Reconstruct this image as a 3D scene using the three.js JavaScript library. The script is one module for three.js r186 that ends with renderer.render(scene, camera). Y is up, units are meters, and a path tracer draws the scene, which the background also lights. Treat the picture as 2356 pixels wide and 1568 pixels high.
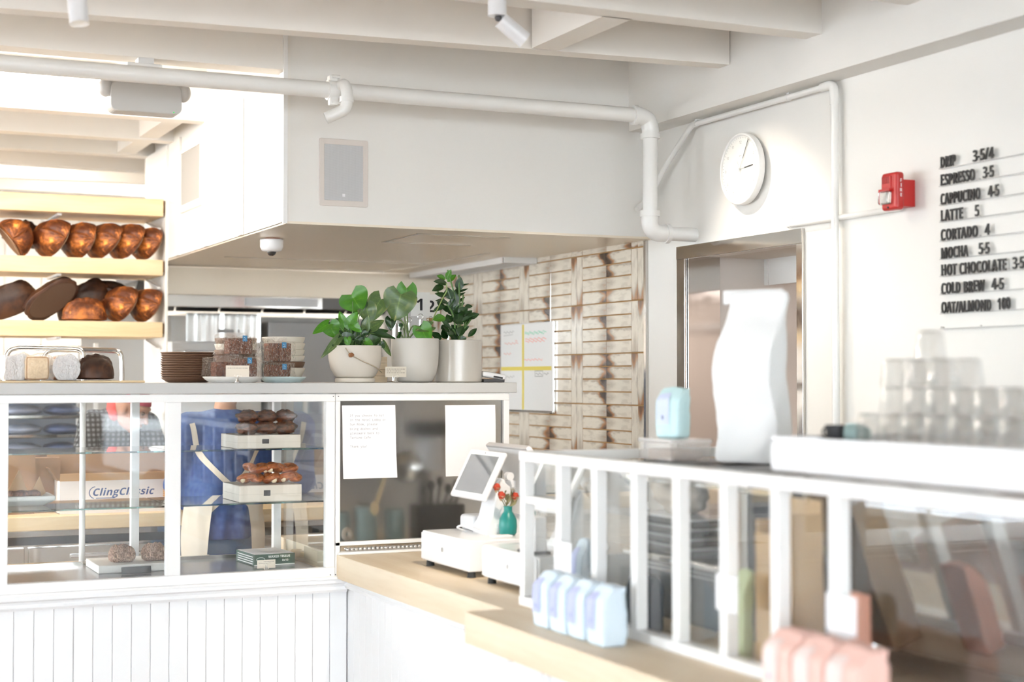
import * as THREE from 'three';
import { mergeGeometries, mergeVertices, toCreasedNormals } from 'three/addons/utils/BufferGeometryUtils.js';
import { RoundedBoxGeometry } from 'three/addons/geometries/RoundedBoxGeometry.js';
import { TextGeometry } from 'three/addons/geometries/TextGeometry.js';
import { FontLoader } from 'three/addons/loaders/FontLoader.js';
import { MarchingCubes } from 'three/addons/objects/MarchingCubes.js';
import { ImprovedNoise } from 'three/addons/math/ImprovedNoise.js';
import { RectAreaLightUniformsLib } from 'three/addons/lights/RectAreaLightUniformsLib.js';

// ------------------------------------------------------------------ camera, sky, exposure, large lights
RectAreaLightUniformsLib.init();
const scene = new THREE.Scene();
const camera = new THREE.PerspectiveCamera(24.765, 2356 / 1568, 0.05, 200);
const EYE = 1.55, YAW = 24.905 * Math.PI / 180, PITCH = 1.412 * Math.PI / 180;
camera.position.set(0, EYE, 0);
camera.lookAt(Math.sin(YAW) * Math.cos(PITCH), EYE + Math.sin(PITCH), -Math.cos(YAW) * Math.cos(PITCH));
camera.focus = 6.35;                       // the display case and the clock are sharp, the near counter is soft
camera.userData.fStop = 1.7;
camera.updateMatrixWorld();
scene.add(camera);
const renderer = new THREE.WebGLRenderer();
renderer.toneMapping = THREE.LinearToneMapping;
renderer.toneMappingExposure = 1.62;
renderer.shadowMap.enabled = true;
scene.background = new THREE.Color(0.86, 0.93, 1.0);     // bright overcast sky outside the windows
scene.backgroundIntensity = 12.5;

function lampLight(l, shadowRadius) { l.castShadow = true; if (shadowRadius) l.shadow.radius = shadowRadius; scene.add(l); return l; }
function rectLight(color, intensity, w, h, pos, target) {
  const l = new THREE.RectAreaLight(color, intensity, w, h);
  l.position.set(...pos); l.lookAt(...target); scene.add(l); return l;
}

// ------------------------------------------------------------------ helpers
let seed = 12345;
const rnd = () => { seed = (seed * 1664525 + 1013904223) >>> 0; return seed / 4294967296; };
const rr = (a, b) => a + (b - a) * rnd();
const PI = Math.PI, V3 = (x, y, z) => new THREE.Vector3(x, y, z);
const noise = new ImprovedNoise();
const fbm = (x, y, z, o = 4) => { let s = 0, a = 0.5, f = 1; for (let i = 0; i < o; i++) { s += a * noise.noise(x * f, y * f, z * f + i * 7.3); a *= 0.5; f *= 2.03; } return s; };
const clamp = (v, a = 0, b = 1) => Math.max(a, Math.min(b, v));
const sstep = (a, b, v) => { const t = clamp((v - a) / (b - a)); return t * t * (3 - 2 * t); };
const used = {};
function numbered(n) { used[n] = (used[n] || 0) + 1; return used[n] === 1 ? n : n + '_' + String(used[n] - 1).padStart(3, '0'); }
function tag(o, label, category, group, kind) { if (label) o.userData.label = label; if (category) o.userData.category = category; if (group) o.userData.group = group; if (kind) o.userData.kind = kind; return o; }
function thing(name, label, category, pos = [0, 0, 0], group, turn = 0) {
  const o = new THREE.Group(); o.name = numbered(name); o.position.set(...pos); o.rotation.y = turn; scene.add(o); return tag(o, label, category, group);
}
function mesh(name, geo, mat, parent) {
  const m = new THREE.Mesh(Array.isArray(geo) ? merge(geo) : geo, mat); m.castShadow = m.receiveShadow = true;
  m.name = parent && parent !== scene ? name : numbered(name); (parent || scene).add(m); return m;
}
function single(name, geo, mat, label, category, group, pos) { const m = mesh(name, geo, mat); if (pos) m.position.set(...pos); return tag(m, label, category, group); }
function struct(name, geo, mat, parent, label) { const m = mesh(name, geo, mat, parent); if (!parent) m.userData.kind = 'structure'; if (label) m.userData.label = label; return m; }
function structGroup(name, label) { const o = new THREE.Group(); o.name = numbered(name); o.userData.kind = 'structure'; if (label) o.userData.label = label; scene.add(o); return o; }
function copyOf(o, pos, turn, label) { const c = o.clone(); c.name = numbered(o.name.replace(/_\d{3}$/, '')); if (pos) c.position.set(...pos); if (turn !== undefined) c.rotation.y = turn; c.userData = { ...o.userData }; if (label) c.userData.label = label; scene.add(c); return c; }
function merge(list) {
  const out = list.map((g) => { let n = g.index ? g.toNonIndexed() : g.clone(); for (const k of Object.keys(n.attributes)) if (!['position', 'normal', 'uv'].includes(k)) n.deleteAttribute(k); if (!n.attributes.uv) n.setAttribute('uv', new THREE.BufferAttribute(new Float32Array(n.attributes.position.count * 2), 2)); return n; });
  return mergeGeometries(out, false);
}
// box from limits, bevelled when r > 0
function bx(x0, x1, y0, y1, z0, z1, r = 0) {
  const w = Math.abs(x1 - x0), h = Math.abs(y1 - y0), d = Math.abs(z1 - z0);
  const g = r > 0 ? new RoundedBoxGeometry(w, h, d, 2, Math.min(r, w / 2.01, h / 2.01, d / 2.01)) : new THREE.BoxGeometry(w, h, d);
  g.translate((x0 + x1) / 2, (y0 + y1) / 2, (z0 + z1) / 2); return g;
}
function cylBetween(a, b, r0, r1 = r0, seg = 16, open = false) {
  const d = b.clone().sub(a), g = new THREE.CylinderGeometry(r1, r0, d.length(), seg, 1, open);
  g.applyQuaternion(new THREE.Quaternion().setFromUnitVectors(V3(0, 1, 0), d.clone().normalize())); const m = a.clone().add(b).multiplyScalar(0.5); g.translate(m.x, m.y, m.z); return g;
}
// bar with a rectangular section between two points
function barBetween(a, b, w, h) {
  const d = b.clone().sub(a), g = new THREE.BoxGeometry(w, h, d.length()); const m = new THREE.Matrix4().lookAt(b, a, V3(0, 1, 0)); g.applyMatrix4(m); const c = a.clone().add(b).multiplyScalar(0.5); g.translate(c.x, c.y, c.z); return g;
}
const tube = (pts, r, seg = 40, rad = 10, closed = false) => new THREE.TubeGeometry(new THREE.CatmullRomCurve3(pts.map((p) => (p.isVector3 ? p : V3(...p))), closed, 'catmullrom', 0.4), seg, r, rad, closed);
const lathe = (pts, seg = 40) => new THREE.LatheGeometry(pts.map((p) => new THREE.Vector2(...p)), seg);
const moved = (g, x = 0, y = 0, z = 0) => g.clone().translate(x, y, z);
const turned = (g, rx = 0, ry = 0, rz = 0) => { const m = new THREE.Matrix4().makeRotationFromEuler(new THREE.Euler(rx, ry, rz)); return g.clone().applyMatrix4(m); };
function extrude(points, depth, bevel = 0, holes) {
  const s = new THREE.Shape(points.map((p) => new THREE.Vector2(...p))); if (holes) for (const h of holes) s.holes.push(new THREE.Path(h.map((p) => new THREE.Vector2(...p))));
  return new THREE.ExtrudeGeometry(s, { depth, bevelEnabled: bevel > 0, bevelSize: bevel, bevelThickness: bevel, bevelSegments: 2, curveSegments: 8 });
}
function roundRect(w, h, r, seg = 6) { const p = []; for (const [cx, cy, a] of [[w / 2 - r, h / 2 - r, 0], [-w / 2 + r, h / 2 - r, PI / 2], [-w / 2 + r, -h / 2 + r, PI], [w / 2 - r, -h / 2 + r, 1.5 * PI]]) for (let i = 0; i <= seg; i++) p.push([cx + r * Math.cos(a + i / seg * PI / 2), cy + r * Math.sin(a + i / seg * PI / 2)]); return p; }
// uv in metres (divided by s), grain axis runs along u
function muv(g, s = 1, grain = 'x', off = 0) {
  g = g.index ? g.toNonIndexed() : g; const p = g.attributes.position, n = g.attributes.normal, uv = new Float32Array(p.count * 2), ax = ['x', 'y', 'z'], gi = ax.indexOf(grain);
  const get = (a, i, k) => (k === 0 ? a.getX(i) : k === 1 ? a.getY(i) : a.getZ(i));
  for (let i = 0; i < p.count; i++) {
    const nn = [Math.abs(n.getX(i)), Math.abs(n.getY(i)), Math.abs(n.getZ(i))], k = nn.indexOf(Math.max(...nn)), o = [0, 1, 2].filter((j) => j !== k);
    let u = o[0], v = o[1]; if (v === gi) { u = o[1]; v = o[0]; }
    uv[2 * i] = get(p, i, u) / s + off; uv[2 * i + 1] = get(p, i, v) / s + off * 0.7;
  }
  g.setAttribute('uv', new THREE.BufferAttribute(uv, 2)); return g;
}
// displaced copy of a geometry with smooth normals
function bump(g, f) { g = mergeVertices(g.clone()); const p = g.attributes.position, v = V3(0, 0, 0); for (let i = 0; i < p.count; i++) { v.fromBufferAttribute(p, i); f(v); p.setXYZ(i, v.x, v.y, v.z); } g.computeVertexNormals(); return g; }
// finely divided box with rounded edges, for things that are bent or roughened afterwards
function softBox(w, h, d, r = 0.01, n = 14) {
  const m = Math.max(w, h, d), s = (x) => Math.max(4, Math.round(n * x / m)), g = new THREE.BoxGeometry(w, h, d, s(w), s(h), s(d)), p = g.attributes.position, v = V3(0, 0, 0), q = V3(0, 0, 0); r = Math.min(r, w / 2.01, h / 2.01, d / 2.01);
  for (let i = 0; i < p.count; i++) { v.fromBufferAttribute(p, i); q.set(clamp(v.x, -w / 2 + r, w / 2 - r), clamp(v.y, -h / 2 + r, h / 2 - r), clamp(v.z, -d / 2 + r, d / 2 - r)); v.sub(q); if (v.lengthSq() > 0) v.setLength(r); v.add(q); p.setXYZ(i, v.x, v.y, v.z); }
  g.computeVertexNormals(); return g;
}
function dataTex(w, h, f, srgb = true, rep = true) {
  const d = new Uint8Array(w * h * 4); for (let y = 0; y < h; y++) for (let x = 0; x < w; x++) { const c = f(x / w, y / h, x, y), i = 4 * (y * w + x); d[i] = clamp(c[0]) * 255; d[i + 1] = clamp(c[1]) * 255; d[i + 2] = clamp(c[2]) * 255; d[i + 3] = 255; }
  const t = new THREE.DataTexture(d, w, h); t.magFilter = THREE.LinearFilter; t.minFilter = THREE.LinearFilter; if (rep) t.wrapS = t.wrapT = THREE.RepeatWrapping; if (srgb) t.colorSpace = THREE.SRGBColorSpace; t.needsUpdate = true; return t;
}
function canvasTex(w, h, draw) { const c = document.createElement('canvas'); c.width = w; c.height = h; draw(c.getContext('2d'), w, h); const t = new THREE.CanvasTexture(c); t.colorSpace = THREE.SRGBColorSpace; return t; }
// periodic noise for tiling textures
const pn = (u, v, f, z = 0) => { const a = u * 2 * PI, b = v * 2 * PI, k = f / (2 * PI); return noise.noise(Math.cos(a) * k + 31.7 + z, Math.sin(a) * k + 11.1, Math.cos(b) * k + 5.3 + z * 2) * 0.5 + noise.noise(Math.sin(b) * k + 17.7, Math.cos(a) * k + 3.1 + z, Math.sin(a) * k + 9.3) * 0.5; };

// ------------------------------------------------------------------ materials
const std = (o) => new THREE.MeshStandardMaterial(o), phy = (o) => new THREE.MeshPhysicalMaterial(o);
const lin = (r, g, b) => new THREE.Color().setRGB(r, g, b);
const plasterBump = dataTex(256, 256, (u, v) => { const n = 0.5 + 0.35 * pn(u, v, 60) + 0.3 * pn(u, v, 140, 3); return [n, n, n]; }, false);
const woodMap = (base, dark, k = 1) => { const t = dataTex(512, 512, (u, v) => {
  const w = 0.05 * noise.noise(u * 2, v * 3, 1.5), y = v + w, broad = 0.5 + 0.5 * noise.noise(u * 1.2, y * 9, 4.4), band = 0.5 + 0.5 * Math.sin(y * 2 * PI * 7 + 3 * noise.noise(u * 1.5, y * 3, 7.7)), fine = 0.5 + 0.5 * noise.noise(u * 5, y * 70, 2.2), pore = sstep(0.35, 0.6, noise.noise(u * 14, y * 150, 9.1));
  const q = clamp(0.35 * broad + 0.25 * band + 0.30 * fine + 0.15 * pore) * k; return [0, 1, 2].map((i) => base[i] + (dark[i] - base[i]) * q); }); t.wrapS = t.wrapT = THREE.MirroredRepeatWrapping; return t; };
const maple = woodMap([0.905, 0.85, 0.76], [0.825, 0.735, 0.61], 0.95);
const mapleWarm = woodMap([0.96, 0.88, 0.73], [0.88, 0.75, 0.55], 0.95);
const floorWood = woodMap([0.66, 0.53, 0.43], [0.50, 0.385, 0.30], 1);
const streaks = dataTex(256, 256, (u, v) => { const n = 0.32 + 0.16 * pn(u * 0.02, v, 120, 1) + 0.05 * pn(u, v, 8, 2); return [n, n, n]; }, false);
const M = {
  wall: std({ color: lin(0.82, 0.80, 0.76), roughness: 0.75, bumpMap: plasterBump, bumpScale: 0.0006 }),
  ceil: std({ color: lin(0.88, 0.845, 0.79), roughness: 0.7 }),  // warm tint stands in for lamp light bounced onto the ceiling
  white: std({ color: lin(0.82, 0.815, 0.80), roughness: 0.45 }),
  frame: phy({ color: lin(0.85, 0.845, 0.83), roughness: 0.35, clearcoat: 0.3, clearcoatRoughness: 0.3 }),
  bead: std({ color: lin(0.84, 0.84, 0.84), roughness: 0.4 }),
  panel: std({ color: lin(0.84, 0.81, 0.76), roughness: 0.5 }),
  pipe: phy({ color: lin(0.82, 0.81, 0.78), roughness: 0.3, clearcoat: 0.4, clearcoatRoughness: 0.2 }),
  steel: phy({ color: lin(0.60, 0.58, 0.55), metalness: 1, roughness: 0.3, roughnessMap: streaks }),
  steelSoft: std({ color: lin(0.83, 0.745, 0.62), metalness: 0.4, roughness: 0.32 }),
  chrome: std({ color: lin(0.80, 0.80, 0.80), metalness: 1, roughness: 0.12 }),
  slab: std({ color: lin(0.54, 0.535, 0.52), roughness: 0.45, metalness: 0.0 }),
  wood: std({ map: maple, roughness: 0.5 }),
  woodWarm: std({ map: mapleWarm, roughness: 0.5 }),
  kraft: std({ color: lin(0.27, 0.15, 0.072), roughness: 0.85 }),
  kraftLight: std({ color: lin(0.55, 0.34, 0.17), roughness: 0.85 }),
  black: std({ color: lin(0.02, 0.02, 0.022), roughness: 0.5 }),
  darkGrey: std({ color: lin(0.075, 0.075, 0.08), roughness: 0.5 }),
  rubber: std({ color: lin(0.03, 0.03, 0.03), roughness: 0.8 }),
  paper: std({ color: lin(0.82, 0.81, 0.82), roughness: 0.9 }),
  card: std({ color: lin(0.80, 0.72, 0.62), roughness: 0.9 }),
  glass: phy({ color: lin(0.985, 0.992, 0.99), roughness: 0.02, transmission: 1, thickness: 0, ior: 1.5 }),
  shelfGlass: phy({ color: lin(0.93, 0.975, 0.97), roughness: 0.02, transmission: 1, thickness: 0.006, ior: 1.5, attenuationColor: lin(0.45, 0.78, 0.80), attenuationDistance: 0.25 }),
  clearGlass: phy({ color: lin(1, 1, 1), roughness: 0.02, transmission: 1, thickness: 0.003, ior: 1.48 }),
  acrylic: phy({ color: lin(0.97, 0.98, 0.98), roughness: 0.03, transmission: 1, thickness: 0, ior: 1.49 }),
  tumbler: phy({ color: lin(0.90, 0.905, 0.905), roughness: 0.03, transmission: 1, thickness: 0, ior: 2.1, side: THREE.DoubleSide }),
  plastic: phy({ color: lin(0.83, 0.83, 0.84), roughness: 0.28, clearcoat: 0.3, clearcoatRoughness: 0.15 }),
  frost: phy({ color: lin(0.70, 0.70, 0.69), roughness: 0.27, transmission: 1, thickness: 0.005, ior: 1.45 }),
};
// ------------------------------------------------------------------ room shell
struct('floor', muv(bx(-4.2, 6, -0.1, 0, -11.7, 5.2), 1.4, 'z'), std({ map: floorWood, roughness: 0.45 }));
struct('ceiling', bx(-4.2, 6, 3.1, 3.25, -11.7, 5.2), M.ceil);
struct('ground_outside', bx(-30, 30, -0.2, -0.11, -40, 40), std({ color: lin(0.32, 0.32, 0.33), roughness: 0.9 }));
// the side wall with the clock and the menu, a doorway cut in it
struct('wall_right', [bx(3.5, 3.65, 0, 3.1, -4.93, 5.2), bx(3.5, 3.65, 0, 3.1, -11.7, -5.74), bx(3.5, 3.65, 2.08, 3.1, -5.74, -4.93)], M.wall);
struct('trim_1', bx(3.374, 3.5, 2.652, 3.1, -6.03, 5.0), M.wall);
struct('wall_back', bx(-4.2, 3.5, 0, 3.1, -11.7, -11.5), M.wall);
// windows of the shop front and two added kitchen ones, outside the picture: they light the room and show in the glass
function windowWall(name, place, from, to, openings, y0, y1) {   // place(u0,u1,y0,y1) -> geometry of wall thickness
  const g = [place(from, to, 0, y0), place(from, to, y1, 3.1)]; let u = from;
  for (const [a, b] of openings) { g.push(place(u, a, y0, y1)); u = b; } g.push(place(u, to, y0, y1));
  struct(name, g, M.wall);
}
const leftOpen = [[-10.8, -8.5], [-8.3, -6.0], [-4.5, -3.0], [2.0, 4.4]], frontOpen = [[-3.7, -1.4], [-1.2, 1.1], [1.3, 3.2]];  // first two left openings are added to brighten the kitchen and tiles
windowWall('wall_left', (a, b, c, d) => bx(-4.2, -4.0, c, d, a, b), -11.7, 5.2, leftOpen, 0.45, 2.5);
windowWall('wall_front', (a, b, c, d) => bx(a, b, c, d, 5.0, 5.2), -4.2, 3.65, frontOpen, 0.35, 2.75);
struct('wall_front_added_sill', bx(1.3, 3.2, 0.35, 1.5, 5.02, 5.18), M.wall);  // added out of view, keeps the window reflection off the left case pane
let wn = 0;
function shopWindow(place, a, b, y0, y1) {
  const w = structGroup('window_' + (++wn)), f = 0.05, m = (a + b) / 2;
  struct('window_frame', [place(a, b, y0, y0 + f, 0.06), place(a, b, y1 - f, y1, 0.06), place(a, a + f, y0, y1, 0.06), place(b - f, b, y0, y1, 0.06), place(m - 0.02, m + 0.02, y0, y1, 0.05), place(a, b, y1 - 0.55, y1 - 0.51, 0.05)], M.frame, w);
  struct('pane', place(a, b, y0, y1, 0.001), M.glass, w);
}
for (const [a, b] of leftOpen) shopWindow((u0, u1, c, d, t) => bx(-4.1 - t / 2, -4.1 + t / 2, c, d, u0, u1), a, b, 0.45, 2.5);
for (const [a, b] of frontOpen) shopWindow((u0, u1, c, d, t) => bx(u0, u1, c, d, 5.1 - t / 2, 5.1 + t / 2), a, b, a > 1 ? 1.5 : 0.35, 2.75);

// ceiling beams and the joist between two of them
const beamTurn = (g, x, z, a) => turned(moved(g, -x, 0, -z), 0, a, 0).translate(x, 0, z);
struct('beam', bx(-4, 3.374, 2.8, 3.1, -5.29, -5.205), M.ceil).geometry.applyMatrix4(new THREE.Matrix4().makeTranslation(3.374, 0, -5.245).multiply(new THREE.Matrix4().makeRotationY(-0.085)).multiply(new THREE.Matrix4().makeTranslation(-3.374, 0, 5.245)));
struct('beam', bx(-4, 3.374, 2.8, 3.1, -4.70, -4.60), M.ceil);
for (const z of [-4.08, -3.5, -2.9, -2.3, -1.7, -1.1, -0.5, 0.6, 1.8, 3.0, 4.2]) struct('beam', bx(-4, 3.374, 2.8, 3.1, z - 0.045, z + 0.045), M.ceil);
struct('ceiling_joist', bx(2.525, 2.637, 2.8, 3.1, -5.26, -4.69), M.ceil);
// header over the kitchen opening and the beams of the kitchen
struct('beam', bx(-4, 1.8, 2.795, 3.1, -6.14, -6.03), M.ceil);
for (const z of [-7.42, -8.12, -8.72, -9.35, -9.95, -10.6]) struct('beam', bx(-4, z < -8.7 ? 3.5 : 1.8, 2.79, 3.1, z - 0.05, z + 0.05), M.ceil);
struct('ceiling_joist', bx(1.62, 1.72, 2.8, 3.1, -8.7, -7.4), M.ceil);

// hood box over the cooking corner
const hoodWall = structGroup('wall_hood', 'boxed white bulkhead over the cooking corner');
struct('bulkhead_face', bx(1.815, 3.5, 2.186, 3.1, -8.6, -6.03), M.wall, hoodWall);
struct('side_panel', bx(1.8, 1.815, 2.183, 3.1, -8.2, -6.03), M.panel, hoodWall);
for (const z of [-6.065, -6.71, -7.33, -7.92]) struct('batten', bx(1.786, 1.8, 2.183, 2.79, z - 0.03, z + 0.03, 0.003), M.panel, hoodWall);
struct('corner_bead', bx(1.783, 1.80, 2.176, 3.1, -6.032, -6.018), M.frame, hoodWall);
struct('soffit_panel', muv(bx(1.8, 3.5, 2.176, 2.186, -8.6, -6.03), 0.5, 'x'), M.steelSoft, hoodWall);
for (const [a, b, c, d] of [[2.43, 2.44, -6.64, -6.2], [2.43, 2.87, -6.205, -6.198], [2.43, 2.87, -6.645, -6.638], [3.12, 3.13, -8.55, -7.0], [2.0, 3.1, -7.80, -7.793], [1.85, 3.1, -8.46, -8.452]]) struct('seam', bx(a, b, 2.172, 2.177, c, d), M.steel, hoodWall);

// tiled wall: small cream tiles with brown glaze flashing, laid in blocks of rows and upright pairs
const tileTex = [];
for (let k = 0; k < 8; k++) tileTex.push(dataTex(128, 64, (u, v) => {
  const n = fbm(u * 4 + k * 9, v * 3, k * 3.7, 4), e = k % 2 ? 1 - u : u, heavy = [0.3, 1.2, 0.95, 0.6, 1.25, 0.25, 0.8, 1.1][k];
  const burn = heavy * sstep(0.62 + 0.25 * n, 1.02, e + 0.10 * Math.sin(v * 5 + k)) + 0.22 * heavy * sstep(0.75, 1, v + n * 0.4) + 0.10 * sstep(0.15, 0.5, n + 0.2);
  const rust = sstep(0.25, 0.6, burn) * (1 - sstep(0.6, 1.0, burn)), base = [0.88, 0.85, 0.79];
  return [base[0] - burn * 0.52 + rust * 0.10, base[1] - burn * 0.56 - rust * 0.02, base[2] - burn * 0.55 - rust * 0.10];
}, true, false));
const tileMats = tileTex.map((t) => phy({ map: t, roughness: 0.22, clearcoat: 0.5, clearcoatRoughness: 0.12 }));
const tileWall = structGroup('wall_tiled', 'wall of cream glazed tiles with brown flashing beside the cooking corner');
struct('grout_bed', bx(3.492, 3.5, 1.0, 2.186, -8.75, -6.09), std({ color: lin(0.36, 0.21, 0.085), roughness: 0.9 }), tileWall);
const hTile = new RoundedBoxGeometry(0.0075, 0.0545, 0.2375, 2, 0.0016), vTile = new RoundedBoxGeometry(0.0075, 0.2335, 0.0572, 2, 0.0016);
{ // glaze runs along the long side
  const fix = (g, a) => { const p = g.attributes.position, uv = new Float32Array(p.count * 2); for (let i = 0; i < p.count; i++) { uv[2 * i] = a ? p.getZ(i) / 0.2365 + 0.5 : p.getY(i) / 0.2345 + 0.5; uv[2 * i + 1] = a ? p.getY(i) / 0.056 + 0.5 : p.getZ(i) / 0.056 + 0.5; } g.setAttribute('uv', new THREE.BufferAttribute(uv, 2)); }; fix(hTile, true); fix(vTile, false);
  const hBurn = [1, 4, 2, 7, 6, 1, 4, 7, 0, 3, 5];
  for (let blk = 0; blk < 5; blk++) {
    const yTop = 2.150 - blk * 0.2395;
    for (let per = 0; per < 5; per++) {
      const z0 = -6.098 - per * 0.605;
      for (const k of [0, 1]) {
        const z = z0 - 0.03 - k * 0.06; if (z < -8.73) continue;
        const t = mesh('tile', vTile, tileMats[rnd() < 0.3 ? 3 : rnd() < 0.5 ? 6 : 5], tileWall); t.position.set(3.4935, yTop - 0.12, z);
      }
      for (let row = 0; row < 4; row++) for (const k of [0, 1]) {
        const z = z0 - 0.121 - 0.12 - k * 0.2415; if (z < -8.64) continue;
        const dark = rnd() < 0.55, pool = k === 0 ? [3, 5, 1, 7] : [0, 6, 2, 4];   // k 0 burns at its far end, k 1 at its near end
        const m = dark ? tileMats[k === 0 ? [3, 1, 7][Math.floor(rnd() * 3)] : [2, 4, 6][Math.floor(rnd() * 3)]] : tileMats[k === 0 ? 5 : 0];
        const t = mesh('tile', hTile, m, tileWall); t.position.set(3.4935 - rr(0, 0.0012), yTop - 0.03 - row * 0.0599, z); t.rotation.x = rr(-0.004, 0.004);
      }
    }
  }
}
for (let per = 0; per < 5; per++) for (const [dz, g, sy] of [[0.03, vTile, 0.125], [0.09, vTile, 0.125], [0.241, hTile, 0.54], [0.4825, hTile, 0.54]]) { const z = -6.098 - per * 0.605 - dz; if (z < -8.64) continue; const t = mesh('tile', g, tileMats[[5, 0, 3, 6][Math.floor(rnd() * 4)]], tileWall); t.scale.y = sy; t.position.set(3.4935, 2.1675, z); }
struct('trim_2', bx(3.486, 3.5, 1.0, 2.18, -6.098, -6.08), M.steel);

// doorway: stainless frame, shallow room behind it
const door = structGroup('door_1', 'stainless steel door frame below the clock');
struct('lintel', bx(3.484, 3.5, 2.068, 2.125, -5.81, -4.885, 0.002), M.steel, door);
struct('jamb', bx(3.486, 3.51, 0, 2.07, -5.81, -5.745, 0.002), M.steel, door);
struct('jamb', bx(3.486, 3.51, 0, 2.07, -4.925, -4.885, 0.002), M.steel, door);
struct('jamb_return', bx(3.50, 3.66, 0, 2.08, -5.745, -5.735), M.steel, door);
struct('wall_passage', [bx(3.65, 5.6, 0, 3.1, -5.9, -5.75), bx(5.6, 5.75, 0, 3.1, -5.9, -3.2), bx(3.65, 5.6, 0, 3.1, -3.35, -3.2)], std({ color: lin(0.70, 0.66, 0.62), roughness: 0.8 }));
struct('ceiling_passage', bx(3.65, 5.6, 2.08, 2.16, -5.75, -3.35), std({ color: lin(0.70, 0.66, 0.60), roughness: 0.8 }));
struct('trim_3', [bx(3.9, 3.93, 1.965, 2.08, -5.75, -3.4), bx(3.893, 3.9, 1.965, 2.08, -5.72, -5.713)], M.white);
struct('shelf_board', bx(4.2, 5.0, 1.80, 1.83, -5.75, -4.2), M.white);

// lower half of the serving counter: beadboard, trims
const bead = structGroup('wall_counter', 'white beadboard front below the display case');
struct('backing', bx(-4, 1.93, 0, 0.80, -6.3, -5.69), M.bead, bead);
const board = bx(-0.0334, 0.0334, 0, 0.748, -0.012, 0, 0.002);
for (let i = 0; i < 24; i++) { const b = mesh('board', board, M.bead, bead); b.position.set(1.905 - i * 0.068, 0, -5.678); }
struct('backing', bx(1.955, 2.9, 0, 0.80, -5.69, 4), M.bead, bead);
const board2 = bx(0, 0.012, 0, 0.77, -0.0334, 0.0334, 0.002);
for (let i = 0; i < 40; i++) { const b = mesh('board', board2, M.bead, bead); b.position.set(1.943, 0, -5.71 + i * 0.068); }
const prof = (pts, len) => { const g = extrude(pts, len); return g; };
struct('trim_4', turned(prof([[0, 0.742], [0.022, 0.742], [0.028, 0.752], [0.020, 0.762], [0.026, 0.772], [0.036, 0.778], [0.036, 0.793], [0, 0.793]].map(([z, y]) => [-z, y]), 5.9), 0, PI / 2, 0).translate(-3.97, 0, -5.672), M.bead);
struct('trim_5', prof([[0, 0.755], [-0.02, 0.755], [-0.026, 0.768], [-0.018, 0.778], [-0.03, 0.794], [0, 0.794]], 9.6).translate(1.944, 0, -5.66), M.bead);

// ------------------------------------------------------------------ daylight is the sky through the windows; kitchen tubes and ceiling spots below
function tubeLight(name, x0, x1, y, z, label) {
  const t = thing(name, label, 'ceiling light');
  mesh('housing', bx(x0, x1, y + 0.02, y + 0.07, z - 0.07, z + 0.07, 0.01), M.white, t);
  mesh('lamp_tube', bx(x0 + 0.02, x1 - 0.02, y - 0.025, y + 0.02, z - 0.06, z + 0.06, 0.02), std({ color: lin(0.9, 0.88, 0.8), emissive: lin(1, 0.93, 0.80), emissiveIntensity: 12 }), t);
  for (const k of [0.15, 0.5, 0.85]) { const l = new THREE.PointLight(new THREE.Color().setRGB(1, 0.92, 0.83), 1.0); l.position.set(x0 + (x1 - x0) * k, y - 0.045, z); lampLight(l, 2); }
}
tubeLight('fluorescent_light', -0.6, 1.28, 2.86, -6.9, 'glowing fluorescent ceiling light behind the twin head emergency light');
tubeLight('fluorescent_light', -0.6, 1.42, 2.86, -9.65, 'far fluorescent ceiling light above the top bread shelf');
tubeLight('fluorescent_light', -3.2, -1.4, 2.86, -7.8, 'added unseen fluorescent ceiling light beyond the far end of the bench');  // tube added out of view for more kitchen light
tubeLight('fluorescent_light', 2.0, 3.2, 3.02, -10.3, 'fluorescent ceiling light behind the stainless hood');
function spotLamp(pos, target, label, power, stem = 0.05, cone = 0.75) {
  const s = thing('ceiling_spotlight', label, 'spotlight', pos);
  const d = V3(...target).sub(V3(...pos)).normalize();
  mesh('mount', new THREE.CylinderGeometry(0.031, 0.031, stem, 28).translate(0, -stem / 2, 0), M.plastic, s);
  const a = V3(0.012, -stem - 0.012, 0), b = a.clone().addScaledVector(d, 0.105);
  mesh('knuckle', new THREE.SphereGeometry(0.012, 16, 12).translate(0.004, -stem - 0.006, 0), M.darkGrey, s);
  const ring = new THREE.CylinderGeometry(0.028, 0.028, 0.105, 28, 1, true), q = new THREE.Quaternion().setFromUnitVectors(V3(0, 1, 0), d), mid = a.clone().add(b).multiplyScalar(0.5);
  mesh('lamp_head', [ring.applyQuaternion(q).translate(mid.x, mid.y, mid.z), new THREE.CircleGeometry(0.028, 28).applyQuaternion(new THREE.Quaternion().setFromUnitVectors(V3(0, 0, 1), d.clone().negate())).translate(a.x, a.y, a.z)], M.plastic, s);
  mesh('lamp_bulb', new THREE.SphereGeometry(0.015, 16, 12).translate(b.x - d.x * 0.07, b.y - d.y * 0.07, b.z - d.z * 0.07), std({ color: lin(1, 0.9, 0.7), emissive: lin(1, 0.82, 0.55), emissiveIntensity: 2 }), s);
  const l = new THREE.SpotLight(new THREE.Color().setRGB(1, 0.87, 0.70), power, 0, cone, 0.8); l.position.set(pos[0] + b.x + d.x * 0.01, pos[1] + b.y + d.y * 0.01, pos[2] + b.z + d.z * 0.01); l.target.position.set(...target); scene.add(l.target); lampLight(l, 1.2);
  return s;
}
spotLamp([2.105, 2.8, -4.65], [3.5, 1.75, -4.45], 'white cylinder spotlight tilted towards the menu wall', 0.7);
spotLamp([2.72, 3.09, -5.52], [3.5, 1.75, -4.95], 'white cylinder spotlight tucked behind the beam by the pipe', 3.0, 0.06, 0.55);
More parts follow.
